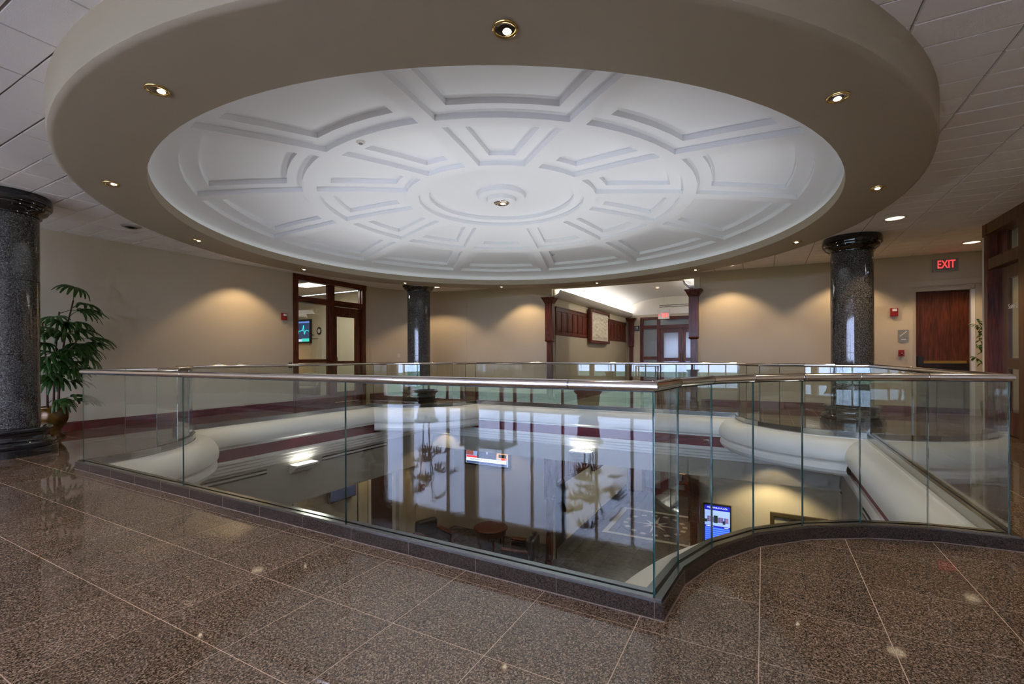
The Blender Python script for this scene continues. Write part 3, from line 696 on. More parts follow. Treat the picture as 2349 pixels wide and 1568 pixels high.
# right storefront with the suite door
sf = struct(empty('door_2', (XR, SRY1, 0), -PI/2), 'oak and mahogany glazed suite door frame at the right edge')
part(sf, 'jamb', M_WOOD, ((.0, -.02, 0), (.12, .22, 3.12))); part(sf, 'jamb', M_WOODO, ((1.14, -.02, 0), (1.34, .22, 3.12))); part(sf, 'jamb', M_WOOD, ((2.76, -.02, 0), (2.89, .22, 3.12)))
part(sf, 'head', M_WOODO, ((0, -.03, 3.12), (2.89, .22, ZC)))
part(sf, 'corner_block', M_WOOD, ((-.01, -.038, 3.10), (.13, -.02, ZC)))
part(sf, 'transom_bar', M_WOODO, ((.12, -.015, 2.56), (1.14, .20, 2.73))); part(sf, 'transom_bar', M_WOODO, ((1.34, -.015, 2.56), (2.76, .20, 2.73)))
part(sf, 'side_jamb', M_WOOD, ((.12, .10, .0), (.30, .20, 2.56))); part(sf, 'side_jamb', M_WOOD, ((.12, .10, 2.73), (.30, .20, 3.12)))
part(sf, 'glass_pane', M_DOORGL, ((.30, .15, 2.73), (1.14, .158, 3.12))); part(sf, 'glass_pane', M_DOORGL, ((1.34, .15, 0.02), (2.76, .158, 2.56))); part(sf, 'glass_pane', M_DOORGL, ((1.34, .15, 2.73), (2.76, .158, 3.12)))
dl = part(sf, 'door_leaf', M_WOODO, ((.31, .09, .01), (.50, .14, 2.55)), ((1.08, .09, .01), (1.135, .14, 2.55)), ((.50, .09, 2.36), (1.08, .14, 2.55)), ((.50, .09, 1.0), (1.08, .14, 1.16)), ((.50, .09, .01), (1.08, .14, .36)))
part(dl, 'glass_pane', M_DOORGL, ((.50, .11, .36), (1.08, .118, 1.0))); part(dl, 'glass_pane', M_DOORGL, ((.50, .11, 1.16), (1.08, .118, 2.36)))
text('suite_lettering', 'Suite 2', .105, M_WPLAST, dl, (.665, .085, 1.93), (PI/2, 0, 0), .001)
part(dl, 'hinge', M_BRASS, ((1.07, .08, 1.04), (1.10, .09, 1.10)))

# exit door in the far wall
AF = math.atan(.048)
ed = struct(empty('door_3', (2.74, fary(2.74), 0), AF), 'plain red oak exit door set back in a painted frame')
part(ed, 'frame', M_WALL, ((.0, .04, 0), (.06, .16, 2.62)), ((.98, .0, 0), (1.06, .16, 2.62)), ((.06, .04, 2.54), (.98, .16, 2.62)))
part(ed, 'frame_stop', M_TRIMW, ((.92, .02, 0), (.98, .09, 2.54)))
dl = part(ed, 'door_leaf', M_DOORW, ((.065, .10, .01), (.92, .15, 2.53)))
part(dl, 'panic_bar', M_BRASS, ((.16, .045, 1.045), (.86, .08, 1.10))); part(dl, 'panic_case', M_BLACKP, ((.08, .03, 1.02), (.18, .10, 1.19))); part(dl, 'push_rail', M_BLACKP, ((.16, .07, 1.0), (.90, .10, 1.045)))
part(dl, 'kick_plate', M_DARKM, ((.07, .094, .01), (.91, .10, .98)))
lw_ = [((2.5, 12.9, -.1), (4.2, 13.0, 3.0)), ((2.5, 12.5, 2.64), (4.2, 13.0, 2.75)), ((2.5, 12.72, -.1), (2.6, 13.0, 2.7)), ((4.1, 12.75, -.1), (4.2, 13.0, 2.7))]
for a_, b_ in lw_:
    mb = MB(); mb.box(a_, b_); struct(mb.build('wall_exit_light_block', M_WALL))  # unseen box behind the exit door, added to shut out sky light
def onfar(name, label, cat, x, z): return thing(name, label, cat, (x, fary(x), z), AF)
t = onfar('exit_sign', 'grey exit sign with glowing red EXIT letters above the exit door', 'exit sign', 3.25, 3.05)
part(t, 'housing', M_ALU, ((-.20, -.07, -.125), (.20, -.002, .125))); part(t, 'face', M_GREYS, ((-.185, -.078, -.11), (.185, -.07, .11)))
text('exit_lettering', 'EXIT', .225, M_EXIT, t, (0, -.080, 0), (PI/2, 0, 0), .002, sx=.62)
for x, z, lb in ((2.42, 2.125, 'red fire alarm strobe on the wall right of the right column'),):
    t = onfar('fire_alarm', lb, 'fire alarm', x, z)
    part(t, 'body', M_RED, ((-.065, -.05, -.085), (.065, -.001, .085))); part(t, 'strobe_lens', M_WPLAST, ((-.035, -.065, .02), (.04, -.05, .07))); part(t, 'sounder', M_RED, ((-.05, -.056, -.07), (.05, -.05, 0)))
t = onfar('alarm_pull_station', 'small red fire alarm pull station below the stair sign', 'fire alarm', 2.54, 1.26)
part(t, 'body', M_RED, ((-.045, -.045, -.065), (.045, -.001, .065))); part(t, 'pull_handle', M_RED, ((-.03, -.058, -.02), (.03, -.045, .02))); part(t, 'label_bar', M_WPLAST, ((-.012, -.06, -.006), (.012, -.058, .006)))
t = onfar('stair_sign', 'grey tactile sign with white stair symbol beside the exit door', 'sign', 2.58, 1.62)
mb = MB(); n = 10; pts = [(-.085, -.08), (.085, -.08), (.085, .13), (-.085, .13)]
pts = [(-.085+.17*i/n, -.115-.022*math.sin(PI*i/n)) for i in range(n+1)] + [(.085, .13), (-.085, .13)]
V = [(x, -.012, z) for x, z in pts]+[(x, -.001, z) for x, z in pts]; k = len(pts)
mb.add(V, [tuple(range(k)), tuple(range(2*k-1, k-1, -1))]+[(i, (i+1) % k, k+(i+1) % k, k+i) for i in range(k)]); mb.build('plate', M_GREYS, t)
mb = MB()
for i in range(6): mb.box((-.065+.02*i, -.015, -.0+.018*i-.006), (-.065+.02*i+.024, -.012, .0+.018*i+.008))
mb.build('stair_symbol', M_WPLAST, t)
part(t, 'braille_line', M_TRIMW, ((-.04, -.014, -.075), (.04, -.012, -.062))); part(t, 'divider', M_DARKM, ((-.085, -.0135, -.048), (.085, -.012, -.044)))
t = thing('fire_alarm', 'red fire alarm strobe on the left wall beside the glazed door', 'fire alarm', (XL, 7.17, 2.2), PI/2)
part(t, 'body', M_RED, ((-.065, -.05, -.085), (.065, -.001, .085))); part(t, 'strobe_lens', M_WPLAST, ((-.03, -.065, .015), (.045, -.05, .065))); part(t, 'sounder', M_RED, ((-.05, -.056, -.07), (.05, -.05, -.01)))
t = thing('card_reader', 'small black card reader on the left wall by the glazed door', 'card reader', (XL, 7.34, 1.03), PI/2)
part(t, 'body', M_BLACKP, ((-.04, -.03, -.065), (.04, -.001, .065))); part(t, 'indicator', M_GREYS, ((-.01, -.033, .03), (.01, -.03, .04)))
a = math.radians(152); sx_, sy_ = CC[0]+CRR*math.cos(a), CC[1]+CRR*math.sin(a)
t = thing('light_switch', 'cream light switch plate on the curved wall left of the far column', 'switch', (sx_, sy_, 1.27), a-PI/2+PI)
part(t, 'plate', M_CREAM, ((-.04, .001, -.06), (.04, .010, .06))) if False else None
part(t, 'plate', M_CREAM, ((-.04, -.010, -.06), (.04, .004, .06))); part(t, 'rocker', M_WPLAST, ((-.018, -.014, -.03), (.018, -.010, .03)))

# ================================================================== CORRIDORS WITH WOOD POSTS AND PANELLING
def wood_post(label, x, y, z0, top):
    t = thing('wood_post', label, 'post', (x, y, z0), 0, 'mahogany posts')
    part(t, 'shaft', M_WOOD, ((-.075, -.055, .10), (.075, .055, 1.63)))
    part(t, 'foot', M_WOOD, ((-.095, -.075, 0), (.095, .075, .10)))
    mb = MB()
    for z, w in ((1.63, .085), (1.66, .115), (1.69, .105)): pass
    def frus(z0_, w0, z1_, w1): mb.add([(-w0, -w0*.75, z0_), (w0, -w0*.75, z0_), (w0, w0*.75, z0_), (-w0, w0*.75, z0_), (-w1, -w1*.75, z1_), (w1, -w1*.75, z1_), (w1, w1*.75, z1_), (-w1, w1*.75, z1_)], [(3,2,1,0),(4,5,6,7),(0,1,5,4),(1,2,6,5),(2,3,7,6),(3,0,4,7)])
    frus(1.63, .08, 1.665, .118); frus(1.665, .118, 1.69, .108); mb.build('collar', M_WOOD, t)
    part(t, 'upper_box', M_WOOD, ((-.108, -.082, 1.69), (.108, .082, top-.18)))
    part(t, 'rosette', M_WOODX, ((-.03, -.09, 1.80), (.03, -.082, 1.86)))
    mb = MB(); frus(top-.18, .11, top-.02, .195); frus(top-.02, .205, top, .205); mb.build('capital', M_WOOD, t)
    return t
def corridor(nm, x0, x1, y0, y1, z0, stone, lev, power):
    zs = z0+3.12
    mb = MB(); mb.box((x0-.14, y0+.16, z0), (x0, y1, zs+.05)); struct(mb.build('wall_%s_left' % nm, M_CREAM), 'cream left wall of the %s corridor' % lev)
    mb = MB(); mb.box((x1, y0+.16, z0), (x1+.14, y1, zs+.05)); struct(mb.build('wall_%s_right' % nm, M_CREAM))
    mb = MB(); mb.box((x0-.14, y1, z0), (x1+.14, y1+.15, zs-.02)); struct(mb.build('wall_%s_end' % nm, M_WALL))
    # barrel vault and the lunette that closes it
    mb = MB(); mb.smooth = True; n = 20; xc, hw, rise = (x0+x1)/2, (x1-x0)/2+.02, .62
    P = [(xc-hw*math.cos(PI*i/n), zs+rise*math.sin(PI*i/n)**.85) for i in range(n+1)]
    ye = y0+.17
    mb.add([(x, ye, z) for x, z in P]+[(x, y1, z) for x, z in P], [(i, i+1, n+2+i, n+1+i) for i in range(n)])
    struct(mb.build('ceiling_%s' % nm, M_DOME), 'white barrel vault over the %s corridor' % lev)
    for yy in (ye, y1-.02):
        if yy == ye:      # front lunette above the header height only
            mb = MB(); mb.add([(x, yy, z) for x, z in P]+[(x, yy, zs) for x, z in P], [(i, i+1, n+2+i, n+1+i) for i in range(n)]); struct(mb.build('wall_%s_front_lunette' % nm, M_DOME)) if False else None
        else:
            mb = MB(); mb.add([(x, yy, max(z, zs-.04)) for x, z in P]+[(x, yy, zs-.10) for x, z in P], [(i, i+1, n+2+i, n+1+i) for i in range(n)]); struct(mb.build('wall_%s_lunette' % nm, M_WHITE), 'pale lunette at the end of the %s vault' % lev)
    prof = [(0, 2.90), (.05, 2.90), (.15, 2.935), (.22, 3.0), (.25, 3.08), (.25, 3.10), (.22, 3.10), (.18, 3.02), (.10, 2.97), (0, 2.96)]
    for sgn, xx, sd in ((1, x0, 'left'), (-1, x1, 'right')):
        mb = MB(); k = len(prof); mb.smooth = True
        mb.add([(xx+sgn*a, y0+.03, z0+b) for a, b in prof]+[(xx+sgn*a, y1, z0+b) for a, b in prof], [(i, i+1, k+i+1, k+i) for i in range(k-1)]+[tuple(range(k)), tuple(range(2*k-1, k-1, -1))])
        o = struct(mb.build('trim_%s_cove_%s' % (nm, sd), M_TRIMW), 'white cove ledge along the %s side of the %s corridor' % (sd, lev)); soften(o, .7)
        t = thing('cove_light', 'hidden tube light in the %s cove ledge of the %s corridor' % (sd, lev), 'cove light', (xx+sgn*.11, y0+.3, z0+2.985))
        part(t, 'tube', M_VAULT, ((-.03, 0, 0), (.03, y1-y0-.5, .025)))
        L_ = y1-y0-.5
        area(t, (sgn*.02, L_/2, .05), power, (1, .93, .86), .08, L_, (PI, 0, 0))
    wood_post('mahogany post with flared capital at the left of the %s corridor mouth' % lev, x0-.01, y0-.165, z0, 2.88)
    wood_post('mahogany post with flared capital at the right of the %s corridor mouth' % lev, x1+.01, y0-.165+.18*(lev == 'upper'), z0, 2.85)
    wood_post('mahogany post at the far left end of the %s corridor' % lev, x0+.215, y1-.165, z0, 2.88)
    # wainscot of raised vertical panels
    zz0, zz1 = z0+1.84, z0+2.64
    t = thing('wood_panelling', 'row of raised mahogany panels on the left wall of the %s corridor' % lev, 'wall panelling', (x0, y0+.2, zz0))
    L_ = y1-y0-.5; h = zz1-zz0
    part(t, 'backing', M_WOODH, ((0, 0, 0), (.012, L_, h))); part(t, 'top_rail', M_WOODH, ((.012, 0, h-.10), (.03, L_, h))); part(t, 'bottom_rail', M_WOODH, ((.012, 0, 0), (.03, L_, .10))); part(t, 'cap_moulding', M_WOODH, ((0, 0, h), (.05, L_, h+.03)))
    npn = int(L_/.43); w = L_/npn; pan = None
    for i in range(npn):
        part(t, 'stile', M_WOOD, ((.012, i*w-.035 if i else 0, .10), (.03, i*w+.035, h-.10)))
        mb = MB(); a, b, c, d, e = .055, w-.055, .115, h-.115, .04
        mb.add([(.012, a, c), (.012, b, c), (.012, b, d), (.012, a, d), (.028, a+e, c+e), (.028, b-e, c+e), (.028, b-e, d-e), (.028, a+e, d-e)], [(4,5,6,7),(0,1,5,4),(1,2,6,5),(2,3,7,6),(3,0,4,7)])
        if pan is None: pan = mb.build('raised_panel', M_WOOD, t); o = pan
        else: o = pan.copy(); COL.objects.link(o)
        o.location = (0, i*w, 0)
    # carved relief in a wood frame
    ry0, ry1, rz0, rz1 = y0+2.88, y0+5.08, z0+1.69, z0+2.85
    t = thing('framed_relief', 'framed pale carved plaster relief on the left wall of the %s corridor' % lev, 'artwork', (x0+.055, ry0, rz0))
    Ly, Lz = ry1-ry0, rz1-rz0
    part(t, 'frame', M_WOODH, ((0, 0, 0), (.10, Ly, .09)), ((0, 0, Lz-.09), (.10, Ly, Lz)), ((0, 0, .09), (.10, .16, Lz-.09)), ((0, Ly-.10, .09), (.10, Ly, Lz-.09)))
    nx, nz = 34, 26; mb = MB(); V = []; mb.smooth = True
    for i in range(nx+1):
        for j in range(nz+1):
            u, v = i/nx, j/nz; inside = .08 < u < .92 and .1 < v < .86
            hgt = .035*random.random()**2 + .03*abs(math.sin(u*31+math.sin(v*17)*2)*math.sin(v*23+u*9)) if inside else (.018 if .88 < v < .93 else 0)
            V.append((.06+hgt, .16+u*(Ly-.26), .09+v*(Lz-.18)))
    mb.add(V, [(i*(nz+1)+j, (i+1)*(nz+1)+j, (i+1)*(nz+1)+j+1, i*(nz+1)+j+1) for i in range(nx) for j in range(nz)]); mb.build('relief_panel', M_LIGHTSTONE, t)
    if stone:
        mb = MB(); mb.box((x0+.0005, y0+.2, z0+.15), (x0+.02, y1-.25, zz0)); struct(mb.build('wall_%s_stone' % nm, M_STUCCO), 'speckled tan stone panel below the upper corridor panelling')
    mb = MB(); mb.box((x0+.0006, y0+.2, z0+.001), (x0+.03, y1-.2, z0+(.15 if stone else .24))); struct(mb.build('baseboard_%s' % nm, M_BASE if stone else M_DARKSTONE))
    # double door with transoms
    bx = x0+.58; yy = y1-.001
    t = struct(empty('door_%d' % (4 if stone else 5), (bx, yy, z0)), 'dark mahogany double door with transoms at the end of the %s corridor' % lev)
    top, tz0, tz1 = 2.90, 2.55, 2.78
    cols = [(.14, .70), (.83, 1.71), (1.71, 2.59), (2.72, 3.05)]
    part(t, 'frame', M_WOOD, ((0, -.09, 0), (.14, 0, top)), ((.70, -.08, 0), (.83, 0, tz1)), ((2.59, -.08, 0), (2.72, 0, tz1)), ((3.05, -.09, 0), (3.15, 0, top)))
    part(t, 'head', M_WOODX, ((.14, -.09, tz1), (3.05, 0, top))); part(t, 'transom_bar', M_WOODX, ((.14, -.085, 2.40), (.70, 0, tz0)), ((.83, -.085, 2.40), (2.59, 0, tz0)), ((2.72, -.085, 2.40), (3.05, 0, tz0)))
    for a, b in ((.14, .70), (.83, 2.59), (2.72, 3.05)): part(t, 'transom_pane', M_FROST, ((a, -.03, tz0), (b, -.02, tz1)))
    for a, b in (cols[0], cols[3]):
        part(t, 'side_pane', M_FROST, ((a, -.03, 1.22), (b, -.02, 2.40))); part(t, 'side_pane', M_FROST, ((a, -.03, .2), (b, -.02, 1.08))); part(t, 'side_rail', M_WOODX, ((a, -.06, 1.08), (b, 0, 1.22)), ((a, -.06, 0), (b, 0, .2)))
    for q, (a, b) in enumerate(cols[1:3]):
        dl = part(t, 'door_leaf', M_WOOD, ((a+.005, -.05, .005), (a+.15, -.0, 2.40)), ((b-.15, -.05, .005), (b-.005, 0, 2.40)), ((a+.15, -.05, 2.22), (b-.15, 0, 2.40)), ((a+.15, -.05, 1.02), (b-.15, 0, 1.16)), ((a+.15, -.05, .005), (b-.15, 0, .25)))
        part(dl, 'door_pane', M_FROST, ((a+.15, -.03, 1.16), (b-.15, -.02, 2.22))); part(dl, 'door_pane', M_FROST, ((a+.15, -.03, .25), (b-.15, -.02, 1.02)))
        hx = b-.07 if q == 0 else a+.07
        mb = MB(); mb.tube([(hx, -.05, .98), (hx, -.10, 1.0), (hx, -.10, 1.32), (hx, -.05, 1.34)], .014); mb.build('handle', M_BRASS, dl)
    return bx, yy
CY1 = 20.35
bx, yy = corridor('corridor_upper', CX0+.02, CX1-.02, fary(CX0), CY1, 0, True, 'upper', 20)
for q, y in enumerate((13.4, 15.4, 17.4)):
    t = thing('corridor_fill_light', ['added fill lamp in the corridor vault, nearest', 'added fill lamp in the corridor vault, middle', 'added fill lamp in the corridor vault, farthest'][q], 'downlight', (-3.4, y, 3.715), 0, 'added corridor fill lamps')
    downlight_parts(t, .07, 0, M_WPLAST, M_WASHB, 75, (1, .86, .68), math.radians(150), .5, cup=False)  # lamps added to brighten the corridor walls, relief and doors
mb = MB(); mb.box((CX0-.2, 12.0, -.1), (CX1+.2, CY1+.2, -.003)); struct(mb.build('floor_corridor', M_FLOOR), 'brown granite floor of the upper corridor')
mb = MB(); mb.obox((CX0, fary(CX0)+.161), (CX1, fary(CX1)+.161), 0, .02, 3.145, 3.9); struct(mb.build('wall_corridor_front', M_DOME))
t = thing('exit_sign', 'hanging white exit sign with red letters seen from behind in the corridor', 'exit sign', (-3.56, CY1-.9, 2.93))
part(t, 'canopy', M_WPLAST, ((-.24, -.05, .08), (.24, .05, .19))); part(t, 'panel', M_TRIMW, ((-.22, -.008, -.19), (.22, .008, .08)))
text('exit_lettering', 'EXIT', .22, M_EXIT, t, (.03, -.004, -.05), (PI/2, 0, PI), .008, sx=.62)
part(t, 'arrow_mark', M_EXIT, ((-.21, -.012, -.055), (-.175, -.008, -.02)))
part(t, 'hanger', M_WPLAST, ((-.005, -.005, .19), (.005, .005, .80)))
t = thing('restroom_sign', 'small black sign with white arrow and figures beside the corridor doors', 'sign', (-4.88, CY1-.001, 2.44))
part(t, 'plate', M_BLACKP, ((-.13, -.03, -.11), (.13, 0, .11)))
mb = MB()
mb.add([(-.115, -.033, .03), (-.08, -.033, .055), (-.08, -.033, .04), (-.05, -.033, .04), (-.05, -.033, .02), (-.08, -.033, .02), (-.08, -.033, .005)], [(0, 1, 2, 3, 4, 5, 6)]); mb.build('arrow', M_WPLAST, t)
for q, x in enumerate((-.005, .055)):
    mb = MB()
    mb.add([(x+.012*math.cos(k*PI/5), -.033, .075+.012*math.sin(k*PI/5)) for k in range(10)], [tuple(range(10))])
    mb.add([(x-(.02 if q == 0 else .012), -.033, .058), (x+(.02 if q == 0 else .012), -.033, .058), (x+(.014 if q == 0 else .026), -.033, -.01), (x-(.014 if q == 0 else .026), -.033, -.01)], [(0, 1, 2, 3)]); mb.build('figure', M_WPLAST, t)
text('restroom_lettering', 'RESTROOMS', .036, M_WPLAST, t, (0, -.032, -.06), (PI/2, 0, 0), .0008)
t = thing('slot_diffuser', 'long thin slot vent on the lunette above the corridor doors', 'air vent', (-2.95, CY1-.045, 3.30))
for dz in (0, .07): part(t, 'slot', M_DARKM, ((-.95, -.006, dz), (.95, 0, dz+.02)))

# left office contents seen through the glass
YO = 10.4
t = thing('office_television', 'wall television showing a teal graph inside the left office', 'television', (-13.85, YO, 2.10))
part(t, 'bezel', M_BLACKP, ((-.62, -.07, -.40), (.62, -.01, .40))); part(t, 'screen', emis('tv_navy', (.012, .03, .085), 1.0), ((-.57, -.075, -.35), (.57, -.07, .35)))
mb = MB(); pts = []; rnd = random.Random(3)
for i in range(26):
    x = -.55+1.1*i/25; z = .02+.02*rnd.uniform(-1, 1)+(.17 if i in (12, 19) else 0)-(.13 if i in (13, 20) else 0); pts.append((x, -.079, z))
mb.tube(pts, .012, 6); mb.build('graph_line', emis('tv_teal', (.02, .55, .60), 1.2), t)
part(t, 'header_bar', emis('tv_blue', (.10, .18, .55), 1.0), ((-.57, -.078, .28), (.57, -.075, .33))); part(t, 'ticker_bar', emis('tv_lilac', (.45, .5, .9), 1.0), ((-.57, -.078, -.34), (.20, -.075, -.26))); part(t, 'logo_box', emis('tv_green', (.02, .5, .42), 1.0), ((.20, -.078, -.34), (.56, -.075, -.24)))
t = thing('wall_emblem', 'round black and white emblem with small lettering on the office wall', 'wall sign', (-12.88, YO, 2.10))
mb = MB(); mb.add([(.12*math.cos(k*PI/14), -.012, .13*math.sin(k*PI/14)) for k in range(28)], [tuple(range(28))]); mb.build('disc', M_BLACKP, t)
mb = MB(); mb.add([((.085 if k % 2 else .055)*math.cos(k*PI/8+.2), -.014, (.09 if k % 2 else .06)*math.sin(k*PI/8+.2)) for k in range(16)], [tuple(range(16))]); mb.build('star', M_WPLAST, t)
part(t, 'letter_bar', M_GREYS, ((-.62, -.01, -.16), (-.28, 0, -.09)), ((-.45, -.01, -.27), (-.05, 0, -.24)))
def tub_chair(label, loc, rz, m, sc=1.0):
    t = thing('tub_chair', label, 'chair', loc, rz, 'tub chairs in the left office')
    mb = MB(); mb.smooth = True; n = 22; V = []
    for i in range(n+1):
        a = PI*1.22*i/n - PI*.11; hgt = .46+.34*math.sin(max(0, min(1, i/n))*PI)**.8
        for r, z in ((.40, .12), (.42, hgt-.02), (.39, hgt), (.33, hgt), (.31, .12)): V.append((r*math.cos(a), r*math.sin(a), z))
    mb.add(V, [(i*5+j, (i+1)*5+j, (i+1)*5+j+1, i*5+j+1) for i in range(n) for j in range(4)]+[(0, 1, 2, 3, 4), tuple(n*5+4-q for q in range(5))]); mb.build('shell', m, t)
    mb = MB(); mb.smooth = True; mb.lathe([(.30, .12), (.315, .2), (.315, .38), (.28, .43), (0, .44)], n=24); mb.build('seat', m, t)
    for x, y in ((.22, .22), (-.22, .22), (.22, -.15), (-.22, -.15)):
        mb = MB(); mb.tube([(x, y, 0), (x, y, .13)], .02); mb.build('leg', M_WOOD, t)
tub_chair('taupe tub chair nearest the glass in the left office', (-10.95, 8.35, 0), .5, M_TAUPE)
tub_chair('taupe tub chair beside the glowing lamp in the left office', (-11.8, 8.7, 0), -.4, M_TAUPE)
t = thing('table_lamp', 'glowing table lamp on a small table in the left office', 'lamp', (-13.9, 9.9, .62))
mb = MB(); mb.smooth = True; mb.lathe([(.10, 0), (.10, .02), (.03, .05), (.06, .15), (.03, .28), (.012, .3), (.012, .40)], n=20); mb.build('base', M_BRASS, t)
mb = MB(); mb.smooth = True; mb.lathe([(.20, .36), (.13, .62)], n=24, cap=False); mb.build('lamp_shade', M_SHADE, t)
t = thing('lamp_table', 'small round wooden lamp table in the left office', 'table', (-13.9, 9.9, 0))
mb = MB(); mb.smooth = True; mb.lathe([(.28, .58), (.30, .59), (.30, .61), (.28, .62)], n=28); mb.build('table_top', M_WOOD, t)
mb = MB(); mb.smooth = True; mb.lathe([(.18, 0), (.16, .03), (.04, .06), (.035, .5), (.08, .58)], n=16); mb.build('pedestal', M_WOOD, t)

# ================================================================== LOWER LEVEL
mb = MB(); mb.box((-13, -1, ZL-.12), (4.5, 19, ZL-.004)); lowfloor = struct(mb.build('floor_lower', M_DARKSTONE), 'grey slate floor of the lower lobby')
cnt = 0; sl = None; rest = MB(); LW, LH = .30, .60
for i in range(-29, 12):
    for j in range(-2, 31):
        x0, y0 = i*LW, j*LH+(.3 if i % 2 else 0)
        if -5.4 < x0 < -1.2 and 8.7 < y0 < 17.4 and cnt < 299:
            if sl is None:
                m_ = MB(); m_.box((.002, .002, -.004), (LW-.002, LH-.002, 0)); sl = m_.build('slate_tile', M_SLATE, lowfloor); o = sl
            else: o = sl.copy(); COL.objects.link(o)
            o.location = (x0, y0, ZL); cnt += 1
        else: rest.box((x0+.002, y0+.002, ZL-.004), (x0+LW-.002, y0+LH-.002, ZL))
ro = rest.build('slate_tile_field', M_SLATE, lowfloor); ro['kind'] = 'stuff'
# compass medallion
cx, cyy, z = -2.98, 14.70, ZL
t = thing('compass_inlay', 'pale square border around a dark stone compass rose in the lower floor', 'floor inlay', (cx, cyy, z))
a, b = 1.28, 1.14
for q in range(4):
    m_ = MB(); m_.prism([(-a, -a), (a, -a), (b, -b), (-b, -b)], 0, .004); o = m_.build('border_strip', M_LIGHTSTONE, t); o.rotation_euler.z = q*PI/2
m_ = MB(); m_.lathe([(0, .003), (1.02, .003), (1.02, .0)], n=64, cap=False); m_.build('dark_disc', M_DARKSTONE, t)
m_ = MB(); m_.lathe([(.62, .0035), (.66, .0035)], n=64, cap=False); m_.build('red_ring', M_REDSTONE, t)
for q in range(16):
    m_ = MB(); m_.add([(.80, -.075, .006), (.94, -.085, .006), (.94, .085, .006), (.80, .075, .006)], [(0, 1, 2, 3)]); o = m_.build('pale_chip', M_LIGHTSTONE, t); o.rotation_euler.z = (q+.5)*PI/8
m_ = MB(); m_.lathe([(0, .005), (.17, .005)], n=32, cap=False); m_.build('hub', M_REDSTONE, t)
for q in range(8):
    L_ = .78 if q % 2 == 0 else .52
    m_ = MB(); m_.add([(L_, 0, .007), (.13, .06, .007), (.10, 0, .007), (.13, -.06, .007)], [(0, 1, 2, 3)]); o = m_.build('star_point', M_LIGHTSTONE, t); o.rotation_euler.z = q*PI/4
# corridor of the lower level
LX0, LX1, LY0 = -4.74, -1.35, 10.85
corridor('corridor_lower', LX0, LX1, LY0, 18.2, ZL, False, 'lower', 40)
def lw(name, a, b, m=M_CREAM, label=None): mb = MB(); mb.box(a, b); return struct(mb.build(name, m), label)
ZT = -1.0
lw('wall_lower_alcove_back', (-8.6, 11.78, ZL), (LX0-.14, 11.9, ZT), M_WALL, 'lower alcove wall behind the round table and television')
lw('wall_lower_alcove_side', (-8.60, 10.12, ZL), (-8.47, 11.78, ZT), M_WALL)
lw('wall_lower_alcove_return', (LX0-.14, LY0+.17, ZL), (LX0-.0, 11.78, ZT), M_WALL)
lw('wall_lower_pier', (-8.60, 9.72, ZL), (X2+.15, 10.12, ZF['E2']), M_WALL, 'tan pier at the left of the lower alcove')
lw('wall_lower_right', (LX1+.14, LY0+.15, ZL), (2.6, LY0+.30, ZT), M_CREAM, 'beige lower wall carrying the directory screen and painting')
lw('wall_lower_pier_right', (X4-.18, 9.80, ZL), (X4+.1, Y3+.1, ZF['E3']), M_WALLD)
lw('wall_lower_east', (2.5, .5, ZL), (2.65, 11.2, ZT)); lw('wall_lower_south', (-9.2, .4, ZL), (2.6, .55, ZT))
lw('wall_lower_west', (-9.15, .5, ZL), (-9.0, 8.72, ZT), M_CREAM, 'beige wall seen below the left fascia'); lw('wall_lower_west_end', (-9.15, 9.72, ZL), (-9.0, 9.9, ZT))
for nm, a, b in (('west', (-9.2, .4), (X2, 12)), ('east', (X4, .4), (2.7, 12)), ('south', (X2, .4), (X4, Y1)), ('north', (X2, Y3), (X4, 12.0))):
    mb = MB(); mb.box((*a, ZT), (*b, ZT+.1)); struct(mb.build('ceiling_lower_' + nm, M_TILE))
t = struct(empty('door_6', (-9.0, 8.72, ZL), PI/2), 'dark red door in a white frame below the left fascia')
part(t, 'frame', M_TRIMW, ((0, -.04, 0), (.09, .1, 2.25)), ((.91, -.04, 0), (1.0, .1, 2.25)), ((.09, -.04, 2.15), (.91, .1, 2.25)))
dl = part(t, 'door_leaf', plain('maroon_door', (.045, .010, .012), .25), ((.09, .01, .01), (.91, .06, 2.15))); part(dl, 'handle', M_BRASS, ((.15, -.04, 1.0), (.28, .01, 1.03)))
lw('wall_lower_light_block', (-10.2, 8.4, ZL), (-10.1, 10.1, ZT)); lw('wall_lower_light_block_side', (-10.2, 8.4, ZL), (-9.15, 8.5, ZT)); lw('wall_lower_light_block_end', (-10.2, 9.9, ZL), (-9.0, 10.0, ZT)); lw('ceiling_lower_light_block', (-10.2, 8.4, ZT), (-9.0, 12, ZT+.1)); lw('wall_lower_nook', (-9.1, 9.9, ZL), (-8.47, 10.12, ZT))  # unseen enclosure behind the dark red door, added to stop a light leak
lw('wall_lower_door_head', (-9.15, 8.72, ZL+2.25), (-9.0, 9.72, ZT))
t = thing('television', 'dark wall television below the left fascia', 'television', (-8.99, 7.85, -1.98), PI/2)
part(t, 'bezel', M_BLACKP, ((-.40, -.09, -.22), (.40, -.02, .22))); part(t, 'screen', emis('dim_screen', (.01, .02, .05), .5), ((-.37, -.094, -.19), (.37, -.09, .19))); part(t, 'bracket', M_DARKM, ((-.1, -.02, -.1), (.1, 0, .1)))
for q, y in enumerate((6.55, 8.38)):
    part(lowfloor, 'door_jamb_strip', M_DARKM, ((-9.0, y, ZL), (-8.985, y+.03, ZT))) if False else None
    struct(lw('trim_joint', (-9.0, y, ZL), (-8.988, y+.025, ZT), M_DARKM))
t = thing('fire_alarm', 'red and white fire alarm on the beige wall below the left fascia', 'fire alarm', (-9.0, 7.25, -3.05), PI/2)
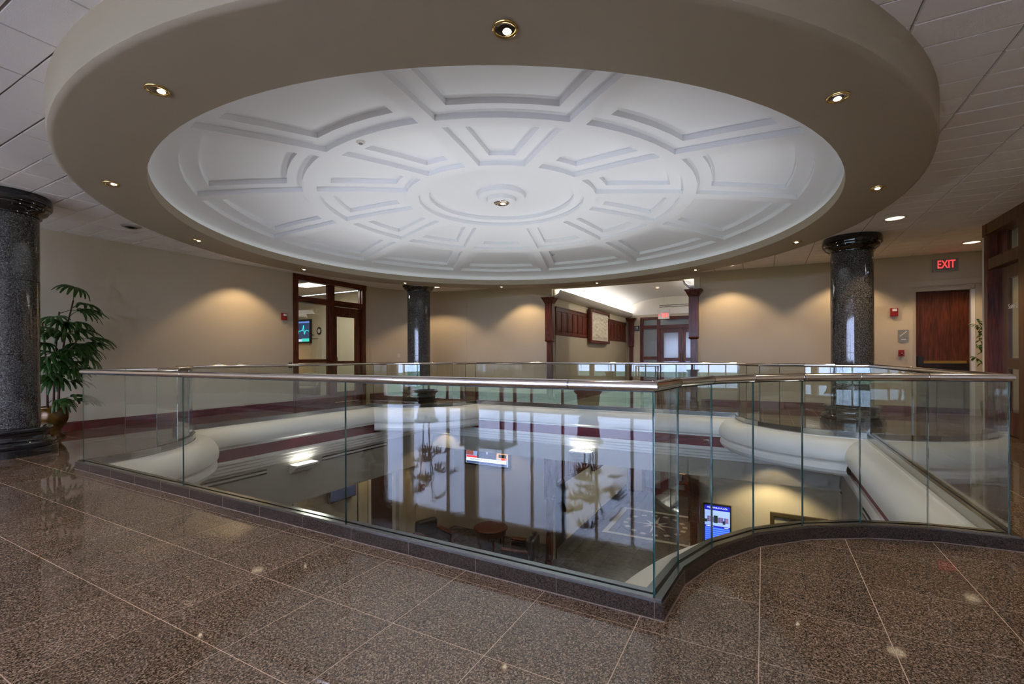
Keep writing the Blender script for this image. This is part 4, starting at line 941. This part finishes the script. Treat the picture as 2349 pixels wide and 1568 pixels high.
part(t, 'body', M_RED, ((-.06, -.05, -.08), (.06, 0, .08))); part(t, 'strobe_lens', M_WPLAST, ((-.04, -.065, -.03), (.04, -.05, .05)))
t = thing('fire_alarm', 'red fire alarm strobe on the tan pier of the lower alcove', 'fire alarm', (X2+.15, 9.95, -2.35), PI/2)
part(t, 'body', M_RED, ((-.06, -.05, -.085), (.06, 0, .085))); part(t, 'strobe_lens', M_WPLAST, ((-.03, -.065, .0), (.04, -.05, .06)))
t = thing('wall_outlet', 'white wall outlet on the lower alcove side wall', 'outlet', (-8.47, 10.85, -3.3), PI/2)
part(t, 'plate', M_WPLAST, ((-.04, -.008, -.06), (.04, 0, .06))); part(t, 'socket', M_CREAM, ((-.02, -.012, .01), (.02, -.008, .04)), ((-.02, -.012, -.04), (.02, -.008, -.01)))
# lower lobby downlights
for q, (x, y, p) in enumerate(((-6.6, 11.0, 16), (-3.0, 11.6, 30), (.1, 10.35, 85), (-8.7, 6.0, 14), (-8.6, 8.7, 18))):
    t = thing('lobby_downlight', ['warm downlight over the lower alcove table', 'warm downlight at the lower corridor mouth', 'warm downlight over the framed painting', 'warm downlight over the beige lower wall', 'warm downlight before the dark red door'][q], 'downlight', (x, y, ZT), 0, 'lower lobby downlights')
    downlight_parts(t, .09, 0, M_WPLAST, M_WASHB, p, WARM, math.radians(120), .4, cup=False, size=.06)
for q, (x, y, sg) in enumerate(((1.05, 9.55, 0), (-7.95, 9.65, 1))):
    t = thing('bracket_downlight', ['warm downlight under the right corner bracket washing the fascia', 'warm downlight under the far corner bracket washing the fascia'][q], 'downlight', (x-.9 if q == 0 else x+.55, y, -.514), 0, 'bracket downlights')
    downlight_parts(t, .07, 0, M_WPLAST, M_WASHB, 14, WARM, math.radians(100), .2, cup=False, size=.04)

# television with news in the alcove
t = thing('television', 'lower alcove television showing a red and white news banner', 'television', (-7.22, 11.78, -1.56))
part(t, 'bezel', M_BLACKP, ((-.78, -.10, -.46), (.78, -.03, .46))); part(t, 'bracket', M_DARKM, ((-.15, -.03, -.15), (.15, 0, .15)))
sc = part(t, 'screen', emis('news_blue', (.25, .32, .55), .9), ((-.73, -.104, -.41), (.73, -.10, .42)))
part(sc, 'picture_left', emis('news_red_panel', (.35, .10, .09), .7), ((-.72, -.107, -.16), (-.46, -.104, .40))); part(sc, 'picture_right', emis('news_orange', (.75, .33, .16), .8), ((.35, -.107, -.2), (.72, -.104, .40)))
mb = MB(); mb.add([(-.34, -.109, -.25), (.34, -.109, -.25), (.36, -.109, -.02), (.16, -.109, .14), (.02, -.109, -.12), (-.10, -.109, .14), (-.30, -.109, -.02)], [(0, 1, 4), (1, 2, 3, 4), (4, 5, 6, 0)]); mb.build('suit_shape', emis('news_suit', (.03, .045, .10), .6), sc)
part(sc, 'red_tab', emis('news_red', (.9, .05, .05), 1.0), ((-.70, -.108, -.235), (-.25, -.104, -.18))); part(sc, 'banner', emis('news_white', (.75, .78, .95), 1.0), ((-.70, -.110, -.335), (.66, -.104, -.235))); part(sc, 'ticker', emis('news_navy', (.05, .08, .22), .8), ((-.70, -.108, -.40), (.70, -.104, -.34)))
part(sc, 'corner_box', M_BLACKP, ((.42, -.110, -.16), (.68, -.104, -.06))); part(sc, 'corner_tag', emis('news_red2', (.9, .08, .06), 1.0), ((.50, -.111, -.225), (.68, -.106, -.17)))
text('banner_lettering', 'TRUMP: KURDS IN SYRIA ARE "NOT ANGELS"', .066, plain('banner_ink', (.02, .02, .06), .6), sc, (-.03, -.111, -.288), (PI/2, 0, 0), .0008, sx=.82)

# round drum table and club chairs
t = thing('drum_table', 'round carved wooden table with turned legs in the lower alcove', 'table', (-6.62, 10.92, ZL))
mb = MB(); mb.smooth = True; mb.lathe([(.44, .50), (.47, .51), (.48, .525), (.47, .545), (.44, .55)], n=36); mb.build('table_top', M_WOOD, t)
mb = MB(); mb.smooth = True; mb.lathe([(.40, .34), (.42, .36), (.42, .48), (.43, .50)], n=36); mb.build('apron', M_WOOD, t)
for q in range(6):
    a = q*PI/3+.2; mb = MB(); mb.smooth = True; mb.lathe([(.018, 0), (.03, .04), (.02, .08), (.035, .16), (.022, .24), (.038, .30), (.036, .36)], c=(.36*math.cos(a), .36*math.sin(a), 0), n=12); mb.build('leg', M_WOOD, t)
def club_chair(label, loc, rz):
    t = thing('club_chair', label, 'armchair', loc, rz, 'black club chairs in the lower alcove')     # faces local -y
    def rbox(nm, a, b, r, m):
        o = part(t, nm, m, (a, b)); md = o.modifiers.new('bevel', 'BEVEL'); md.width = r; md.segments = 3
        for p in o.data.polygons: p.use_smooth = True
        return o
    rbox('seat', (-.30, -.34, .20), (.30, .26, .44), .06, M_LEATH); rbox('backrest', (-.33, .20, .30), (.33, .42, .86), .09, M_LEATH)
    for s in (-1, 1):
        rbox('arm_panel', (s*.30, -.32, .18), (s*.40, .34, .54), .03, M_LEATH); rbox('arm_rest', (s*.28, -.38, .55), (s*.43, .30, .60), .015, M_WOOD)
        for y in (-.32, .34): part(t, 'leg', M_WOOD, ((s*.33-.03, y-.03, 0), (s*.33+.03, y+.03, .20)))
        part(t, 'arm_post', M_WOOD, ((s*.36-.025, -.36, .18), (s*.36+.025, -.31, .56)))
club_chair('black leather club chair with wooden arms beside the lower corridor post', (-5.28, 10.12, ZL), -PI/2+.15)
club_chair('black leather club chair left of the round table, mostly hidden', (-7.72, 9.78, ZL), PI/2-.3)

# directory screen and painting on the beige wall
YW = LY0+.15
t = thing('directory_screen', 'bright blue building directory screen on the beige lower wall', 'screen', (-.90, YW, -2.46))
part(t, 'bezel', M_BLACKP, ((-.275, -.07, -.46), (.275, -.005, .46)))
sc = part(t, 'screen', emis('dir_blue', (.02, .09, .80), 1.0), ((-.25, -.074, -.43), (.25, -.07, .43)))
part(sc, 'title_band', emis('dir_navy', (.005, .01, .42), 1.0), ((-.25, -.077, .33), (.25, -.074, .43))); part(sc, 'sky_picture', emis('dir_sky', (.30, .42, .95), 1.0), ((-.25, -.077, .0), (.25, -.074, .33)))
part(sc, 'heading_band', emis('dir_navy2', (.005, .01, .38), 1.0), ((-.25, -.079, -.035), (.25, -.074, .0)))
bl = emis('dir_brick', (.22, .16, .30), .8); gr = emis('dir_tree', (.01, .035, .02), .6)
part(sc, 'building_picture', bl, ((-.20, -.079, .075), (-.08, -.076, .20)), ((.03, -.079, .075), (.12, -.076, .19)), ((.14, -.079, .075), (.22, -.076, .19)), ((-.08, -.079, .075), (.03, -.076, .18)))
part(sc, 'tree_picture', gr, ((-.07, -.081, .06), (.01, -.078, .22)), ((.11, -.081, .05), (.16, -.078, .12)), ((-.25, -.081, .06), (-.20, -.078, .13)))
for q in range(3):
    for w in range(7):
        if w == 3: continue
        part(sc, 'window_mark', emis('dir_win', (.03, .04, .35), .7) if (q, w) == (0, 0) else MATS['dir_win'], ((-.19+w*.055, -.0815, .085+q*.036), (-.165+w*.055, -.079, .105+q*.036)))
for q in range(8): part(sc, 'listing_row', emis('dir_row', (.10, .22, .95), 1.0) if q == 0 else MATS['dir_row'], ((-.235, -.077, -.075-.045*q), (.235, -.074, -.055-.045*q)))
text('title_lettering', 'MILLENNIUM PLAZA', .052, emis('dir_white', (.8, .85, 1), 1.0), sc, (0, -.078, .385), (PI/2, 0, 0), .0006, sx=.86)
part(sc, 'heading_mark', MATS['dir_white'], ((-.22, -.0805, -.026), (-.08, -.079, -.012)), ((.14, -.0805, -.026), (.22, -.079, -.012)))
t = thing('framed_painting', 'gold-framed painting on the beige lower wall', 'painting', (.60, YW, -2.42))
part(t, 'frame', plain('antique_gold', (.10, .075, .03), .35, .5), ((-.50, -.06, .33), (.50, -.005, .41)), ((-.50, -.06, -.41), (.50, -.005, -.33)), ((-.50, -.06, -.33), (-.42, -.005, .33)), ((.42, -.06, -.33), (.50, -.005, .33)))
part(t, 'frame_bead', M_BRASS, ((-.43, -.068, .325), (.43, -.06, .345)), ((-.43, -.068, -.345), (.43, -.06, -.325))); part(t, 'canvas', plain('canvas_paint', (.30, .29, .20), .6, var=.35, bscale=5), ((-.42, -.03, -.33), (.42, -.01, .33)))
# wall lamps at the end of the lower corridor
for q, x in enumerate((-2.55, -1.95)):
    t = thing('corridor_lamp', ['glowing orange table lamp at the lower corridor end, left one', 'glowing orange table lamp at the lower corridor end, right one'][q], 'lamp', (x, 17.4, ZL+.72), 0, 'lower corridor lamps')
    mb = MB(); mb.smooth = True; mb.lathe([(.09, 0), (.09, .02), (.03, .05), (.05, .15), (.012, .28), (.012, .36)], n=16); mb.build('base', M_DARKM, t)
    mb = MB(); mb.smooth = True; mb.lathe([(.16, .34), (.12, .56)], n=20, cap=False); mb.build('lamp_shade', M_SHADE, t)
t = thing('console_table', 'dark console table under the two lamps in the lower corridor', 'table', (-2.25, 17.4, ZL))
part(t, 'table_top', M_WOODX, ((-.55, -.18, .68), (.55, .18, .72)))
for x in (-.5, .5):
    for y in (-.14, .14): part(t, 'leg', M_WOOD, ((x-.025, y-.025, 0), (x+.025, y+.025, .68)))

# ================================================================== PLANTS
def fan_leaf(n, ln, w, droop, seed):
    rnd = random.Random(seed); mb = MB()
    for i in range(n):
        a = (i-(n-1)/2)*(2.3/n)+rnd.uniform(-.05, .05); L_ = ln*(1-.25*abs(i-(n-1)/2)/(n/2))*rnd.uniform(.9, 1.08); c, s = math.cos(a), math.sin(a)
        prev = None
        for k in range(6):
            u = k/5; rad = L_*u*(1-.12*u*u); z = .05*math.sin(u*1.6)-droop*L_*u**2.3; ww = w*(math.sin(PI*(u*.86+.08))**.7)
            l, r_ = (rad*c-ww*-s*1, rad*s-ww*c, z-.006), (rad*c+ww*-s*1, rad*s+ww*c, z-.006); m_ = (rad*c, rad*s, z+.006)
            if prev: mb.add([prev[0], prev[1], prev[2], l, m_, r_], [(0, 1, 4, 3), (1, 2, 5, 4)])
            prev = (l, m_, r_)
    return mb
def palm(label, loc, pot, ph, hs, leaves, rz=0, prototypes={}):
    t = thing('potted_palm', label, 'plant', loc, rz)
    mb = MB(); mb.smooth = True
    if pot == 'urn': mb.lathe([(.15, 0), (.16, .03), (.10, .07), (.095, .10), (.15, .18), (.185, .28), (.19, .36), (.175, .42), (.20, ph-.02), (.215, ph), (.19, ph), (.165, ph-.06)], n=32, cap=False)
    else: mb.lathe([(.16, 0), (.19, .02), (.24, ph*.8), (.30, ph-.05), (.31, ph), (.27, ph), (.25, ph-.06)], n=32, cap=False)
    mb.build('pot', M_POTG if pot == 'urn' else M_POTD, t)
    mb = MB(); mb.lathe([(.17 if pot == 'urn' else .25, 0), (.0, .01)], c=(0, 0, ph-.05), n=20, cap=False); mb.build('soil', M_SOIL, t)
    tops = []
    for i, (dx, dy, h, lx, ly) in enumerate(hs):
        pts = [(dx+lx*u*u, dy+ly*u*u, ph-.06+(h-ph+.06)*u) for u in (0, .25, .5, .75, 1)]; tops.append(pts)
        mb = MB(); mb.smooth = True; mb.tube(pts, .016, 7, r2=.010); mb.build('stem', M_STEM, t)
    if 'p' not in prototypes: prototypes['p'] = [fan_leaf(7, .38, .028, .50, 1), fan_leaf(8, .35, .028, .65, 2), fan_leaf(7, .40, .029, .42, 5)]
    rnd = random.Random(int(abs(loc[0]*100)))
    base_objs = prototypes.setdefault('objs', [None, None, None])
    for q, (si, u, az, pl, tilt) in enumerate(leaves):
        P_ = tops[si % len(tops)]; f = u*4; k = min(3, int(f)); a_, b_ = Vector(P_[k]), Vector(P_[k+1]); p = a_+(b_-a_)*(f-k)
        end = p+Vector((math.cos(az)*pl, math.sin(az)*pl, pl*tilt)); mid = p+Vector((math.cos(az)*pl*.5, math.sin(az)*pl*.5, pl*(tilt*.5+.12)))
        mb = MB(); mb.tube([p, mid, end], .006, 5, r2=.004); mb.build('petiole', M_LEAF, t)
        v = q % 3
        if base_objs[v] is None: base_objs[v] = prototypes['p'][v].build('leaf', M_LEAF, t, fix=False); o = base_objs[v]
        else: o = base_objs[v].copy(); COL.objects.link(o); o.parent = t
        o.location = end; o.rotation_euler = (rnd.uniform(-.3, .3), -.25*tilt+rnd.uniform(.0, .35), az+rnd.uniform(-.25, .25)); s = rnd.uniform(.85, 1.12); o.scale = (s, s, s)
    return t
rp = random.Random(11)
lv = []
for q in range(38):
    si = q % 4; u = .30+.70*(q/37.0); lv.append((si, min(u, 1.0), rp.uniform(-.7, 1.5), rp.uniform(.10, .26), rp.uniform(.1, .8)))
lv += [(0, .06, .8, .22, .5), (1, .05, 1.5, .2, .3), (2, .08, .2, .22, .3), (3, .05, 1.2, .2, .4)]
palm('tall green lady palm in a gold urn behind the left column', (-9.66, 2.90, 0), 'urn', .47, [(-.05, .03, 1.95, -.1, .1), (.06, .05, 2.12, .10, .15), (.02, -.06, 1.75, .15, -.1), (-.03, .07, 1.55, .0, .25)], lv)
lv2 = [(q % 3, .35+.65*q/17, rp.uniform(0, 6.28), rp.uniform(.2, .4), rp.uniform(.2, .8)) for q in range(18)]
palm('potted palm by the windows, seen only as a reflection, left one', (-7.45, -4.75, 0), 'tub', .40, [(-.05, .05, 2.2, -.12, .1), (.08, 0, 2.4, .12, .0), (0, -.08, 1.9, .05, -.15)], lv2)
palm('potted palm by the windows, seen only as a reflection, right one', (-3.15, -4.6, 0), 'tub', .55, [(-.05, .05, 2.0, -.25, .1), (.08, 0, 2.1, .25, .0), (0, -.08, 1.8, .05, -.15)], lv2)
# small-leaved plant behind the right wall end
t = thing('leafy_plant', 'small-leaved green plant peeking out behind the right wall end', 'plant', (3.56, 11.15, 0))
mb = MB(); mb.smooth = True; mb.lathe([(.13, 0), (.16, .02), (.20, .36), (.21, .40), (.18, .40), (.17, .35)], n=24, cap=False); mb.build('pot', M_POTD, t)
mb = MB(); mb.lathe([(.17, 0), (0, .01)], c=(0, 0, .36), n=16, cap=False); mb.build('soil', M_SOIL, t)
lf = None
for q in range(7):
    az = PI+rp.uniform(-.9, .9) if q < 5 else rp.uniform(-1, 1); h = [2.05, 1.95, 1.65, 1.55, 1.3, 1.7, 1.9][q]; sp = rp.uniform(.22, .36)
    pts = [(math.cos(az)*sp*u*u, math.sin(az)*sp*u*u, .36+(h-.36)*(u-.12*u**4)) for u in (0, .3, .6, .8, .92, 1)]
    mb = MB(); mb.tube(pts, .008, 5, r2=.003); mb.build('stem', M_STEM, t)
    for k in range(9):
        u = .62+.38*k/8; i = min(4, int(u*5)); p = Vector(pts[i])+(Vector(pts[i+1])-Vector(pts[i]))*(u*5-i if u < 1 else 1)
        if lf is None:
            m_ = MB(); m_.add([(0, 0, 0), (.03, .018, .006), (.065, .016, .0), (.10, 0, -.02), (.065, -.016, .0), (.03, -.018, .006)], [(0, 1, 2, 3), (0, 3, 4, 5)]); lf = m_.build('leaf', M_LEAF2, t, fix=False); o = lf
        else: o = lf.copy(); COL.objects.link(o)
        o.location = p; o.rotation_euler = (rp.uniform(-.5, .5), rp.uniform(-.2, .8), rp.uniform(0, 6.28))
# table and chairs by the windows (reflected in the near glass)
t = thing('side_table', 'dark wooden table by the windows, seen only as a reflection', 'table', (-5.35, -4.3, 0))
part(t, 'table_top', M_WOODX, ((-.55, -.35, .70), (.55, .35, .74)))
for x in (-.5, .5):
    for y in (-.3, .3): part(t, 'leg', M_WOOD, ((x-.03, y-.03, 0), (x+.03, y+.03, .70)))
